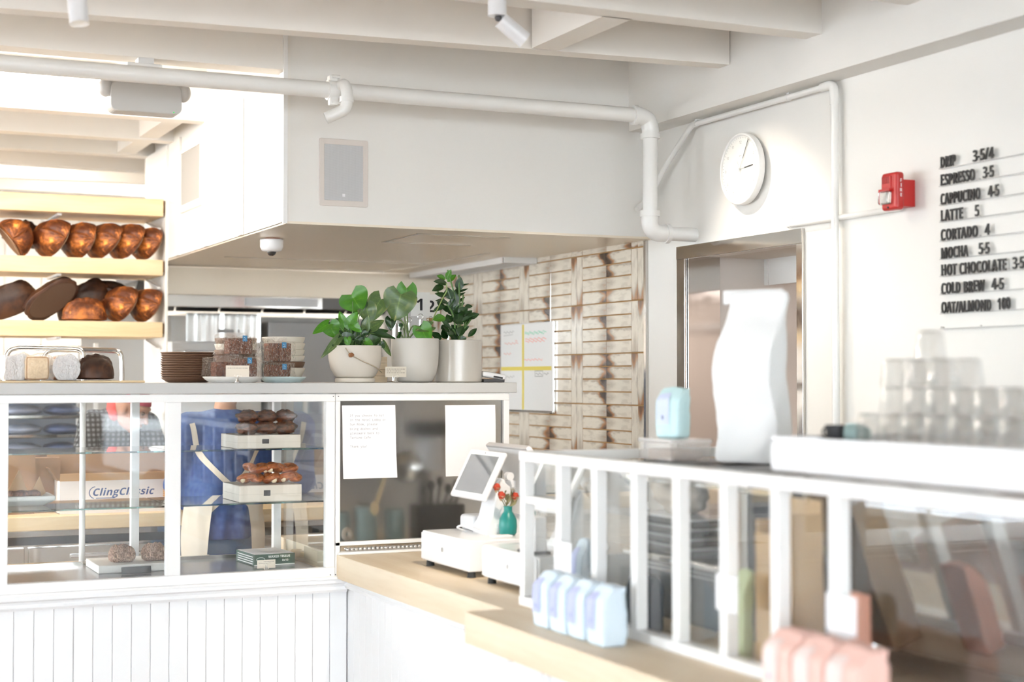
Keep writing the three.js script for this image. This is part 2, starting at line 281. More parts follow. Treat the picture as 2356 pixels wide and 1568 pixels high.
spotLamp([0.735, 2.755, -4.65], [0.9, 0.6, -4.3], 'white cylinder spotlight at the top left corner of the ceiling', 0.6, 0.05, 0.4);
spotLamp([2.0, 2.8, -3.5], [2.35, 0.9, -5.35], 'added unseen spotlight above the counter brightening the tills', 7, 0.05, 0.42);  // spot added out of view to lift the counter and tills
// lamp in the room behind the doorway, and an added fill light overhead
{ const t = thing('tube_lamp', 'small glowing tube lamp seen through the doorway', 'lamp'); mesh('lamp_tube', cylBetween(V3(4.3, 1.74, -5.68), V3(4.9, 1.74, -5.68), 0.018), std({ color: lin(1, 1, 0.95), emissive: lin(1, 0.95, 0.85), emissiveIntensity: 6 }), t); mesh('socket', bx(4.28, 4.3, 1.71, 1.77, -5.75, -5.66), M.white, t);
  rectLight(new THREE.Color().setRGB(1, 0.88, 0.78), 5, 0.6, 0.2, [4.6, 1.70, -5.6], [4.6, 0, -4.6]); rectLight(new THREE.Color().setRGB(1, 0.88, 0.84), 2.4, 1.4, 1.4, [4.6, 2.07, -4.2], [4.6, 0, -4.2]); }
// ------------------------------------------------------------------ wooden serving counter
const ctr = thing('serving_counter', 'pale maple counter top stepping out below the white rail', 'counter');
mesh('counter_top', muv(bx(1.885, 2.78, 0.794, 0.884, -6.45, -4.11, 0.003), 0.9, 'z'), M.wood, ctr);
mesh('counter_top', muv(bx(1.758, 2.78, 0.795, 0.8845, -4.11, 3.5, 0.003), 0.9, 'z', 0.3), M.wood, ctr);
for (const z of [-3.95, -2.6]) mesh('bracket', [bx(1.80, 1.945, 0.765, 0.795, z - 0.03, z + 0.03, 0.004), bx(1.925, 1.945, 0.45, 0.795, z - 0.03, z + 0.03, 0.004), turned(bx(-0.012, 0.012, -0.17, 0.17, -0.018, 0.018, 0.003), 0, 0, -0.45).translate(1.875, 0.62, z)], M.bead, ctr);

// ------------------------------------------------------------------ glazed display case
const kase = thing('display_case', 'long white framed glass pastry case under the grey slab', 'display case');
const fz0 = -5.672, fz1 = -5.640;
mesh('frame_rail', bx(0.0, 1.878, 1.466, 1.495, fz0, fz1, 0.002), M.frame, kase);
mesh('frame_rail', [bx(0.0, 1.878, 0.803, 0.838, fz0, fz1, 0.002), bx(0.0, 1.897, 0.794, 0.8035, fz0 - 0.01, fz1 + 0.012, 0.001)], M.frame, kase);
for (const [a, b] of [[0.0, 0.05], [0.636, 0.688], [1.238, 1.290], [1.842, 1.8775]]) mesh('frame_post', bx(a, b, 0.838, 1.466, fz0, fz1, 0.002), M.frame, kase);
for (const [a, b] of [[0.05, 0.636], [0.688, 1.238], [1.290, 1.842]]) mesh('pane', bx(a, b, 0.838, 1.466, -5.6605, -5.6595), M.glass, kase);
mesh('side_pane', bx(1.872, 1.873, 0.82, 1.495, -6.3, -5.672), M.glass, kase);
mesh('case_floor', bx(0, 1.875, 0.80, 0.815, -6.32, -5.672), std({ color: lin(0.33, 0.32, 0.33), roughness: 0.25, metalness: 0.6 }), kase);
for (const y of [1.082, 1.283]) for (const [a, b] of [[0.05, 1.262], [1.268, 1.868]]) mesh('glass_shelf', bx(a, b, y, y + 0.006, -6.12, -5.69, 0.001), M.shelfGlass, kase);
for (const y of [1.082, 1.283]) for (const x of [0.66, 1.265, 1.86]) mesh('shelf_clip', bx(x - 0.008, x + 0.008, y - 0.012, y, -5.70, -5.675, 0.002), M.chrome, kase);
for (const x of [0.05, 1.258, 1.846]) mesh('back_post', bx(x - 0.016, x + 0.016, 0.815, 1.496, -6.335, -6.30, 0.002), M.frame, kase);
mesh('back_rail', bx(0, 1.86, 0.80, 0.83, -6.335, -6.305, 0.002), M.steel, kase);
for (const x of [1.87, 1.89]) for (const y of [1.485, 0.81]) mesh('screw', new THREE.CylinderGeometry(0.0022, 0.0022, 0.002, 10).rotateX(PI / 2).translate(x - (y < 1 ? 0.01 : 0), y, fz1 + 0.001), M.darkGrey, kase);
const slab = single('counter_slab', bx(-0.6, 2.636, 1.4965, 1.537, -6.42, -5.628, 0.004), M.slab, 'long pale grey slab on top of the display case', 'counter');

// glass screen next to the case
const guard = thing('sneeze_guard', 'white framed frosted glass screen with two paper notes', 'glass screen');
mesh('frame_rail', bx(1.8795, 2.607, 1.467, 1.4955, fz0, fz1, 0.002), M.frame, guard);
mesh('frame_rail', bx(1.8795, 2.607, 0.917, 0.932, fz0, fz1, 0.002), M.frame, guard);
mesh('frame_post', bx(1.8795, 1.8985, 0.80, 1.467, fz0, fz1, 0.002), M.frame, guard);
mesh('frame_post', bx(2.582, 2.607, 0.932, 1.467, fz0, fz1, 0.002), M.frame, guard);
mesh('frosted_pane', bx(1.8985, 2.582, 0.932, 1.467, -5.663, -5.657), M.frost, guard);
mesh('track', extrude([[0, 0.895], [0.018, 0.895], [0.010, 0.917], [0, 0.917]], 0.70).rotateY(PI / 2).translate(1.9, 0, -5.640), M.steel, guard);
mesh('base_strip', bx(1.885, 2.607, 0.8845, 0.895, -5.685, -5.615, 0.002), M.frame, guard);
const beadG = new THREE.SphereGeometry(0.0065, 12, 8); for (let i = 0; i < 38; i++) { const b = mesh('bead', beadG, M.chrome, guard); b.position.set(1.925 + i * 0.0172, 0.9035, -5.630); }

// paper notes on the screen
function note(x, y, w, h, tex, label, lean) {
  const g = new THREE.PlaneGeometry(w, h, 6, 14), p = g.attributes.position; for (let i = 0; i < p.count; i++) { const u = p.getX(i) / w, v = p.getY(i) / h; p.setX(i, p.getX(i) + lean * (0.5 - v)); p.setZ(i, 0.004 + 0.007 * sstep(0.1, -0.5, v) * (0.6 + u) + 0.0015 * Math.sin(v * 7)); } g.computeVertexNormals();
  const m = mesh('paper_note', g, std({ map: tex, roughness: 0.9, side: THREE.DoubleSide })); m.position.set(x, y, -5.637); return tag(m, label, 'paper');
}
const noteTex = canvasTex(612, 792, (c) => { c.fillStyle = '#f2f1f4'; c.fillRect(0, 0, 612, 792); c.fillStyle = '#75747a'; c.font = '33px monospace'; ['If you choose to sit', 'in the Hotel Lobby or', 'Sun Room, please', 'bring dishes and', 'glassware back to', 'Tartine Cafe.', '', 'Thank you!'].forEach((t, i) => c.fillText(t, 84, 122 + i * 48)); });
note(2.010, 1.311, 0.216, 0.279, noteTex, 'white note with typed lines taped to the glass screen', 0.006);
note(2.434, 1.309, 0.216, 0.279, canvasTex(64, 64, (c) => { c.fillStyle = '#f0eef0'; c.fillRect(0, 0, 64, 64); }), 'blank white sheet on the glass screen above the tablet', 0.003);

// dim kitchen things close behind the frosted glass
const tealGlass = std({ color: lin(0.30, 0.38, 0.37), roughness: 0.4 });
function canister(x, z, r, h, label) { const t = thing('storage_canister', label, 'canister', [x, 0.884, z], 'canisters behind the frosted screen'); mesh('body', lathe([[0, 0], [r * 0.94, 0], [r, 0.01], [r, h * 0.85], [r * 0.9, h * 0.9]], 28), tealGlass, t); mesh('lid', lathe([[r * 0.95, h * 0.9], [r * 0.95, h * 0.97], [r * 0.8, h], [0, h]], 28), tealGlass, t); }
canister(2.05, -5.78, 0.045, 0.17, 'pale teal canister behind the screen below the typed note');
canister(2.175, -5.79, 0.04, 0.155, 'pale teal canister behind the screen, next to the dark box');
canister(1.955, -5.80, 0.035, 0.15, 'narrow teal canister behind the screen against its post');
{ const t = thing('utensil_box', 'dark box of spatulas and spoons behind the frosted screen', 'utensil holder', [2.36, 0.884, -5.80]); mesh('box', [bx(-0.10, 0.10, 0, 0.165, -0.05, 0.05, 0.004)], M.darkGrey, t);
  for (let i = 0; i < 6; i++) mesh('utensil', [cylBetween(V3(-0.05 + i * 0.024, 0.15, 0), V3(-0.06 + i * 0.034, 0.21 + (i % 3) * 0.015, 0.01), 0.006), new THREE.SphereGeometry(0.015, 12, 8).scale(1, 1.4, 0.4).translate(-0.062 + i * 0.035, 0.225 + (i % 3) * 0.015, 0.01)], M.darkGrey, t); }
{ const t = thing('paper_towel_dispenser', 'dim white towel roll under a dark bracket behind the screen', 'dispenser', [2.39, 1.18, -5.95]); mesh('towel_roll', new THREE.CylinderGeometry(0.055, 0.055, 0.13, 28).translate(0, 0.065, 0), M.paper, t); mesh('bracket', [bx(-0.09, 0.07, 0.135, 0.20, -0.07, 0.05, 0.02), bx(-0.02, 0.02, -0.29, 0.135, -0.075, -0.06)], M.darkGrey, t); }
{ const t = thing('frying_pan', 'small steel pan hanging behind the frosted screen', 'pan', [2.25, 1.20, -5.88]); mesh('pan', lathe([[0, 0], [0.05, 0], [0.065, 0.03], [0.062, 0.03], [0.048, 0.004], [0, 0.004]], 32).rotateX(PI / 2), M.steel, t); mesh('handle', barBetween(V3(-0.04, 0.04, 0), V3(-0.12, 0.13, 0), 0.018, 0.008), M.steel, t); mesh('hook_rod', cylBetween(V3(0, 0.03, -0.01), V3(0, 0.295, -0.06), 0.003), M.steel, t); }
{ const t = thing('spoon_rest', 'wooden spoon leaning behind the screen', 'spoon', [2.08, 1.06, -5.74]); mesh('handle', barBetween(V3(0, 0, 0), V3(0.05, 0.12, -0.03), 0.02, 0.006), M.woodWarm, t); mesh('bowl', new THREE.SphereGeometry(0.02, 14, 10).scale(1, 1.4, 0.4).translate(-0.008, -0.015, 0), M.woodWarm, t); }
single('tape_roll', new THREE.TorusGeometry(0.018, 0.009, 10, 24).rotateY(0.5), M.card, 'small beige tape roll in the corner behind the screen', 'tape', null, [1.945, 0.955, -5.70]);

// ------------------------------------------------------------------ things on the slab
const SY = 1.5372;
const brownGlaze = std({ color: lin(0.16, 0.085, 0.05), roughness: 0.45 }), creamGlaze = std({ color: lin(0.74, 0.68, 0.58), roughness: 0.4 });
const plateG = (r, h) => lathe([[0, 0.002], [r * 0.70, 0.002], [r * 0.72, 0], [r * 0.76, 0.002], [r * 0.93, h * 0.55], [r, h * 0.9], [r, h], [r * 0.975, h], [r * 0.90, h * 0.62], [r * 0.72, h * 0.35], [0, h * 0.3]], 48);
const stackPlate = plateG(0.101, 0.020);
for (let i = 0; i < 12; i++) { const m = mesh('dinner_plate', stackPlate, brownGlaze); m.position.set(1.384 + rr(-0.0015, 0.0015), SY + i * 0.0088, -5.95 + rr(-0.002, 0.002)); tag(m, i === 0 ? 'lowest brown plate of the stack on the slab' : i === 11 ? 'topmost brown plate of the stack on the slab' : `brown stoneware plate in the stack, number ${['', 'two', 'three', 'four', 'five', 'six', 'seven', 'eight', 'nine', 'ten', 'eleven'][i]} from the slab`, 'plate', 'brown plates in a stack'); }
const sidePlate = plateG(1, 0.20);
{ const a = single('side_plate', sidePlate, std({ color: lin(0.80, 0.78, 0.74), roughness: 0.3 }), 'white plate under wrapped brownies beside the brown stack', 'plate', null, [1.509, SY, -5.75]); a.scale.set(0.113, 0.113, 0.085);
  const b = single('side_plate', sidePlate, std({ color: lin(0.60, 0.72, 0.72), roughness: 0.3 }), 'pale blue plate under two wrapped brownies', 'plate', null, [1.731, SY, -5.84]); b.scale.set(0.090, 0.113, 0.085); }
// bowls
const bowlG = lathe([[0, 0.003], [0.045, 0.003], [0.046, 0], [0.050, 0], [0.053, 0.006], [0.070, 0.025], [0.081, 0.046], [0.084, 0.058], [0.0815, 0.059], [0.078, 0.046], [0.066, 0.025], [0.048, 0.009], [0, 0.008]], 44);
for (let i = 0; i < 6; i++) { const m = mesh('bowl', bowlG, i === 1 ? brownGlaze : creamGlaze); m.position.set(1.792 - i * 0.0005, SY + i * 0.0242, -6.03); m.scale.setScalar(1 + 0.025 * (i > 3)); tag(m, i === 1 ? 'single dark brown bowl in the cream bowl stack' : `cream bowl in the stack behind the blue plate, ${['lowest', '', 'third from the bottom', 'fourth from the bottom', 'second from the top', 'topmost'][i]}`, 'bowl', 'bowls stacked behind the wrapped brownies'); }
for (let i = 0; i < 6; i++) { const m = mesh('bowl', bowlG, i === 4 ? creamGlaze : brownGlaze); m.position.set(1.610, SY + i * 0.0235, -6.09); tag(m, i === 4 ? 'cream bowl near the top of the brown bowl stack' : 'dark brown bowl in the stack glimpsed between the wrapped brownies', 'bowl', 'brown bowls behind the wrapped brownies'); }
// wrapped brownies
const brownieTex = dataTex(128, 128, (u, v) => { const n = pn(u, v, 10) + 0.6 * pn(u, v, 30, 3) + 0.4 * pn(u, v, 60, 9); return [0.42 + 0.26 * n, 0.26 + 0.19 * n, 0.19 + 0.15 * n]; });
const brownieMat = std({ map: brownieTex, roughness: 0.7, bumpMap: brownieTex, bumpScale: 0.004 });
const crinkle = dataTex(256, 256, (u, v) => { const a = 1 - Math.abs(pn(u, v, 12)) * 3, b = 1 - Math.abs(pn(u, v, 26, 5)) * 3; const n = clamp(0.6 * a + 0.4 * b); return [n, n, n]; }, false);
const wrapMat = phy({ color: lin(1, 0.99, 0.98), roughness: 0.08, transmission: 1, thickness: 0, ior: 1.5, bumpMap: crinkle, bumpScale: 0.012, side: THREE.DoubleSide });
const stickerTex = canvasTex(64, 64, (c) => { c.fillStyle = '#3f7ea8'; c.fillRect(0, 0, 64, 64); c.fillStyle = '#e8eef2'; c.beginPath(); c.arc(24, 22, 4, 0, 7); c.arc(40, 30, 4, 0, 7); c.fill(); c.fillRect(14, 46, 36, 3); });
const stickerMat = std({ map: stickerTex, roughness: 0.5 });
function brownie(x, y, z, w, h, d, label, opt = {}) {
  const t = thing('wrapped_brownie', label, 'brownie', [x, y, z], 'cellophane wrapped brownies', opt.turn ?? 0.05);
  mesh('brownie', muv(bump(softBox(w, h, d, 0.006, 20), (v) => { const n = fbm(v.x * 40 + x * 9, v.y * 40, v.z * 40, 3); v.multiplyScalar(1 + n * 0.05); }).translate(0, h / 2 + 0.002, 0), 0.06), brownieMat, t);
  const s = x * 17 + y * 31; const wg = bump(new THREE.BoxGeometry(w + 0.022, h + 0.010, d + 0.016, 12, 10, 8), (v) => { const n = fbm(v.x * 55 + s, v.y * 55, v.z * 55, 3), e = Math.abs(v.x) / (w / 2 + 0.011); v.x += n * 0.010 + (v.x < 0 ? -0.020 * sstep(0.9, 1, e) : 0.004); v.y += n * 0.007 + (v.y > 0 && v.x < -w * 0.3 ? 0.010 : 0); v.z += n * 0.008; if (v.y < -h / 2) v.y = -h / 2 - 0.001; }).translate(0, h / 2 + 0.003, 0);
  mesh('cellophane', muv(wg, 0.12), wrapMat, t);
  const ear = new THREE.PlaneGeometry(w * 0.9, 0.022, 10, 3), p = ear.attributes.position; for (let i = 0; i < p.count; i++) p.setZ(i, 0.008 * fbm(p.getX(i) * 70 + s, p.getY(i) * 60, 1, 2)); ear.computeVertexNormals(); mesh('seal_flap', ear.translate(-w * 0.05, h + 0.014, 0.006), wrapMat, t);
  mesh('sticker', bx(-0.009, 0.009, -0.011, 0.011, 0, 0.0006).translate(opt.sx ?? 0.005, h + (opt.sy ?? -0.006), d / 2 + 0.013), stickerMat, t);
  return t;
}
brownie(1.553, SY + 0.021, -5.74, 0.078, 0.068, 0.06, 'wrapped brownie on the white plate behind the price card');
brownie(1.530, SY + 0.106, -5.75, 0.094, 0.058, 0.06, 'upper wrapped brownie above the white plate', { sx: 0.012, sy: 0.002 });
brownie(1.470, SY + 0.021, -5.76, 0.070, 0.055, 0.06, 'pale crinkled package at the left end of the white plate', { sx: 0.2, sy: -0.3 }).children.filter((c) => c.name === 'sticker').forEach((c) => c.removeFromParent());
brownie(1.705, SY + 0.021, -5.83, 0.090, 0.046, 0.06, 'lower wrapped brownie on the pale blue plate', { sx: 0.015, sy: -0.006 });
brownie(1.706, SY + 0.080, -5.83, 0.092, 0.070, 0.06, 'tall wrapped brownie atop another over the pale blue plate', { sx: 0.012, sy: -0.006 });
function cardStand(x, y, z, w, h, tex, label, turn = 0, lift = 0.022) {
  const t = thing('price_card', label, 'card', [x, y, z], null, turn);
  mesh('base', lathe([[0, 0], [0.012, 0], [0.010, 0.004], [0.004, 0.010], [0.0025, 0.02], [0, 0.02]], 18), M.chrome, t);
  for (const s of [-1, 1]) mesh('clip_ring', new THREE.TorusGeometry(0.006, 0.001, 8, 20).translate(s * 0.007, 0.026, 0), M.chrome, t);
  const c = mesh('card', bx(-w / 2, w / 2, 0, h, -0.0005, 0.0005), M.card, t); c.position.y = lift;
  mesh('print', new THREE.PlaneGeometry(w * 0.98, h * 0.96).translate(0, lift + h / 2, 0.0009), std({ map: tex, roughness: 0.9 }), t); return t;
}
const lines = (n, col = '#6b6258', bg = '#e9dfcf') => canvasTex(256, 128, (c) => { c.fillStyle = bg; c.fillRect(0, 0, 256, 128); c.fillStyle = col; for (let i = 0; i < n; i++) { let x = 16; const y = 26 + i * 24; while (x < 225 - (i % 2) * 40) { const w = 8 + ((x * 7 + i * 13) % 26); c.fillRect(x, y, w, 5); x += w + 7; } } });
cardStand(1.500, SY, -5.646, 0.088, 0.042, lines(1), 'small cream price card in front of the white plate');
cardStand(2.160, SY, -5.74, 0.088, 0.040, lines(3, '#5d574e', '#c9c2b4'), 'grey printed card on a chrome stand between two planters');
// number stands
const numTex = (s) => canvasTex(128, 160, (c) => { c.fillStyle = '#f1efec'; c.fillRect(0, 0, 128, 160); c.fillStyle = '#2a2a2c'; c.font = 'bold 112px sans-serif'; c.textAlign = 'center'; c.fillText(s, 64, 122); });
function numberStand(x, z, s, label, cardY, h) {
  const t = thing('number_stand', label, 'table number', [x, SY, z], 'chrome table number stands');
  mesh('rod', cylBetween(V3(0, 0, 0), V3(0, h, 0), 0.0045), M.chrome, t); mesh('foot', lathe([[0, 0], [0.028, 0], [0.026, 0.004], [0.004, 0.007], [0, 0.007]], 24), M.chrome, t);
  mesh('clip_ring', new THREE.TorusGeometry(0.012, 0.0016, 8, 28).translate(0, h + 0.011, 0.002), M.chrome, t);
  if (s) { mesh('card', bx(-0.043, 0.043, 0, 0.10, -0.0006, 0.0006).translate(0, cardY, 0), M.paper, t); mesh('print', new THREE.PlaneGeometry(0.084, 0.098).translate(0, cardY + 0.05, 0.001), std({ map: numTex(s), roughness: 0.9 }), t); }
}
numberStand(2.374, -6.02, '1', 'table number card reading 1 between the planters', 0.275, 0.262);
numberStand(2.452, -6.10, '2', 'table number card reading 2 half behind the tall plant', 0.272, 0.255);
for (const [x, z] of [[2.275, -6.06], [2.30, -6.14], [2.348, -6.20], [2.385, -6.18], [2.50, -6.02]]) numberStand(x, z, null, 'bare chrome number stand rod behind the planters', 0, 0.24 + (x * 7 % 1) * 0.02);
// planters
const soil = std({ color: lin(0.03, 0.02, 0.014), roughness: 1 });
const potCream = std({ color: lin(0.62, 0.57, 0.50), roughness: 0.55 }), potGrey = std({ color: lin(0.56, 0.535, 0.49), roughness: 0.5 }), potGloss = phy({ color: lin(0.53, 0.495, 0.44), roughness: 0.3, clearcoat: 0.4, clearcoatRoughness: 0.15 });
const leafTex = [[0.27, 0.54, 0.06], [0.08, 0.24, 0.05], [0.31, 0.42, 0.21]].map((b, k) => dataTex(128, 128, (u, v) => { const t = Math.abs(u - 0.5) * 2, rib = Math.exp(-t * 26) + 0.45 * Math.exp(-Math.pow(Math.sin((v * 6 - t * 1.6) * PI) * 5, 2)) * (1 - t), n = 0.10 * fbm(u * 5, v * 5, k * 5, 3), pale = k === 2 ? 0.25 * sstep(0.05, 0.3, fbm(u * 3 + 2, v * 2, 8, 2)) : 0; return [b[0] + rib * 0.16 + n + pale, b[1] + rib * 0.16 + n + pale * 0.6, b[2] + rib * 0.08 + n * 0.4 + pale * 0.5]; }, true, false));
const leafMat = leafTex.map((t, k) => phy({ map: t, roughness: 0.38, transmission: k === 0 ? 0.25 : 0.12, thickness: 0, clearcoat: 0.3, clearcoatRoughness: 0.25, side: THREE.DoubleSide }));
function leafG(heart, fold, droop) {
  const N = 12, K = 8, pos = [], uv = [], idx = [];
  for (let i = 0; i <= N; i++) for (let j = 0; j <= K; j++) { const s = i / N, t = (j / K) * 2 - 1, h = heart ? 0.5 * Math.pow(Math.sin(PI * Math.pow(s * 0.97 + 0.03, 0.55)), 0.75) : 0.5 * Math.pow(Math.sin(PI * Math.pow(s * 0.98 + 0.01, 0.85)), 0.9);
    pos.push(t * h, s - (heart ? 0.24 * Math.abs(t) * (1 - s) * (1 - s) : 0), fold * (Math.abs(t) * h) - droop * s * s + 0.02 * Math.sin(s * 9 + t * 2)); uv.push(t * 0.5 + 0.5, s); }
  for (let i = 0; i < N; i++) for (let j = 0; j < K; j++) { const a = i * (K + 1) + j; idx.push(a, a + 1, a + K + 1, a + 1, a + K + 2, a + K + 1); }
  const g = new THREE.BufferGeometry(); g.setAttribute('position', new THREE.Float32BufferAttribute(pos, 3)); g.setAttribute('uv', new THREE.Float32BufferAttribute(uv, 2)); g.setIndex(idx); g.computeVertexNormals(); return g;
}
const heartLeaf = leafG(true, 0.22, 0.18), longLeaf = leafG(false, 0.35, 0.10);
function growLeaves(t, base, list, z0, geo, root, stemMat, stemR, tilt) {
  for (const [x0, y0, x1, y1, w, dz, tone] of list) {
    const a = V3(x0, y0, z0 + dz), b = V3(x1, y1, z0 + dz + rr(-0.008, 0.02)), up = b.clone().sub(a), L = up.length(); up.normalize();
    const n = V3(-0.32 + rr(-tilt, tilt), 0.30 + rr(-tilt, tilt), 0.88); n.addScaledVector(up, -n.dot(up)).normalize(); const r = V3(0, 0, 0).crossVectors(up, n).normalize();
    const m = mesh('leaf', geo, leafMat[tone], t); m.matrixAutoUpdate = true;
    const mat = new THREE.Matrix4().makeBasis(r.multiplyScalar(w), up.clone().multiplyScalar(L), n.multiplyScalar(Math.max(w, L * 0.6))); mat.setPosition(a.x - base[0], a.y - base[1], a.z - base[2]); m.matrix.copy(mat); mat.decompose(m.position, m.quaternion, m.scale);
    if (root) { const R = V3(root[0] + rr(-0.035, 0.035), root[1], root[2] + rr(-0.03, 0.03)), mid = R.clone().lerp(a, 0.55).add(V3(rr(-0.01, 0.01), 0.02 + 0.1 * R.distanceTo(a), rr(-0.01, 0.01))); mesh('stem', tube([R, mid, a], stemR, 10, 6).translate(-base[0], -base[1], -base[2]), stemMat, t); }
  }
}
const stemGreen = std({ color: lin(0.10, 0.20, 0.05), roughness: 0.5 });
const pothosLeaves = [[2.006, 1.885, 2.050, 1.817, 0.125, 0.02, 0], [2.041, 1.860, 2.025, 1.806, 0.081, 0.00, 1], [2.070, 1.841, 2.090, 1.769, 0.081, 0.01, 2], [2.138, 1.869, 2.073, 1.776, 0.095, 0.00, 2],
  [1.904, 1.765, 1.838, 1.730, 0.043, 0.04, 0], [1.912, 1.765, 1.939, 1.713, 0.075, 0.03, 0], [1.975, 1.755, 1.955, 1.819, 0.042, 0.03, 0],
  [1.991, 1.766, 2.019, 1.816, 0.048, 0.04, 0], [2.000, 1.766, 2.032, 1.736, 0.040, 0.05, 0], [1.961, 1.775, 1.949, 1.790, 0.032, 0.00, 1], [1.944, 1.752, 1.920, 1.778, 0.028, -0.02, 1],
  [1.968, 1.713, 2.004, 1.721, 0.044, 0.05, 1], [1.977, 1.711, 1.977, 1.679, 0.030, 0.06, 0], [2.034, 1.714, 2.058, 1.768, 0.044, 0.02, 1], [2.059, 1.752, 2.067, 1.805, 0.036, 0.04, 2],
  [2.091, 1.753, 2.139, 1.788, 0.045, 0.02, 2], [2.106, 1.731, 2.163, 1.747, 0.037, 0.00, 1], [2.103, 1.730, 2.197, 1.716, 0.032, 0.03, 1], [2.076, 1.703, 2.112, 1.714, 0.040, 0.05, 1],
  [2.120, 1.692, 2.136, 1.673, 0.024, 0.05, 1], [2.128, 1.695, 2.165, 1.639, 0.024, 0.05, 2], [2.055, 1.726, 2.031, 1.752, 0.048, 0.03, 1], [1.944, 1.709, 1.874, 1.633, 0.034, 0.04, 2],
  [1.956, 1.694, 1.917, 1.682, 0.028, 0.04, 1], [2.052, 1.700, 2.084, 1.687, 0.032, 0.06, 0], [2.026, 1.703, 2.054, 1.730, 0.048, 0.02, 1], [1.949, 1.744, 1.977, 1.714, 0.044, 0.00, 1],
  [2.036, 1.698, 2.008, 1.713, 0.036, 0.05, 1], [2.104, 1.707, 2.080, 1.680, 0.032, 0.05, 1], [2.092, 1.778, 2.072, 1.716, 0.049, -0.03, 1], [2.016, 1.753, 2.000, 1.703, 0.056, -0.02, 1]];
{ const b = [2.029, SY, -5.85], t = thing('potted_pothos', 'trailing heart leaved plant in a rounded cream bowl planter', 'plant', b);
  mesh('saucer', lathe([[0, 0], [0.077, 0], [0.079, 0.003], [0.079, 0.016], [0.074, 0.018], [0, 0.018]], 40), potCream, t);
  mesh('pot', lathe([[0, 0.018], [0.068, 0.018], [0.080, 0.026], [0.098, 0.056], [0.1055, 0.095], [0.106, 0.145], [0.1025, 0.146], [0.101, 0.10], [0.094, 0.06], [0, 0.05]], 56), potCream, t);
  mesh('potting_soil', new THREE.CylinderGeometry(0.101, 0.098, 0.01, 36).translate(0, 0.125, 0), soil, t);
  mesh('hanging_vine', tube([[-0.07, 0.135, 0.09], [-0.055, 0.11, 0.102], [-0.01, 0.085, 0.109], [0.05, 0.062, 0.094], [0.092, 0.04, 0.055]], 0.0022, 30, 6), std({ color: lin(0.45, 0.38, 0.28), roughness: 0.8 }), t);
  mesh('dry_leaf', bump(new THREE.IcosahedronGeometry(0.009, 2), (v) => { v.x *= 1.3; v.y += 0.006 * fbm(v.x * 90, v.y * 90, v.z * 90, 2); }).translate(-0.052, 0.108, 0.106), std({ color: lin(0.28, 0.12, 0.05), roughness: 0.9 }), t);
  growLeaves(t, b, pothosLeaves, -5.85, heartLeaf, [2.029, 1.665, -5.85], stemGreen, 0.0022, 0.25);
  growLeaves(t, b, Array.from({ length: 16 }, () => { const x = rr(1.95, 2.13), y = rr(1.68, 1.76); return [x, y, x + rr(-0.03, 0.03), y + rr(-0.035, 0.03), rr(0.03, 0.05), rr(-0.08, 0.02), 1]; }), -5.85, heartLeaf, [2.029, 1.665, -5.85], stemGreen, 0.0018, 0.4); }
{ const b = [2.284, SY, -5.85], t = thing('potted_philodendron', 'big leaved plant in a tall egg shaped off-white pot', 'plant', b);
  mesh('pot', lathe([[0, 0], [0.055, 0], [0.072, 0.008], [0.086, 0.035], [0.094, 0.075], [0.0965, 0.12], [0.0965, 0.176], [0.093, 0.177], [0.092, 0.12], [0.085, 0.06], [0, 0.04]], 56), potGrey, t);
  mesh('potting_soil', new THREE.CylinderGeometry(0.092, 0.09, 0.01, 36).translate(0, 0.155, 0), soil, t);
  growLeaves(t, b, [[2.208, 1.889, 2.180, 1.785, 0.137, 0.04, 2], [2.240, 1.915, 2.232, 1.800, 0.085, 0.02, 0], [2.179, 1.793, 2.175, 1.747, 0.045, 0.00, 1], [2.279, 1.758, 2.315, 1.689, 0.079, 0.075, 0], [2.325, 1.763, 2.254, 1.747, 0.045, 0.07, 2], [2.228, 1.760, 2.240, 1.772, 0.03, -0.02, 1], [2.204, 1.728, 2.220, 1.717, 0.034, 0.02, 1]], -5.85, heartLeaf, [2.26, 1.695, -5.85], std({ color: lin(0.16, 0.22, 0.08), roughness: 0.5 }), 0.0034, 0.12);
  mesh('runner_stem', tube([[0.02, 0.17, 0.05], [0.06, 0.26, 0.05], [0.10, 0.34, 0.05], [0.114, 0.37, 0.06], [0.112, 0.40, 0.06]], 0.0024, 24, 6), std({ color: lin(0.22, 0.30, 0.08), roughness: 0.5 }), t); }
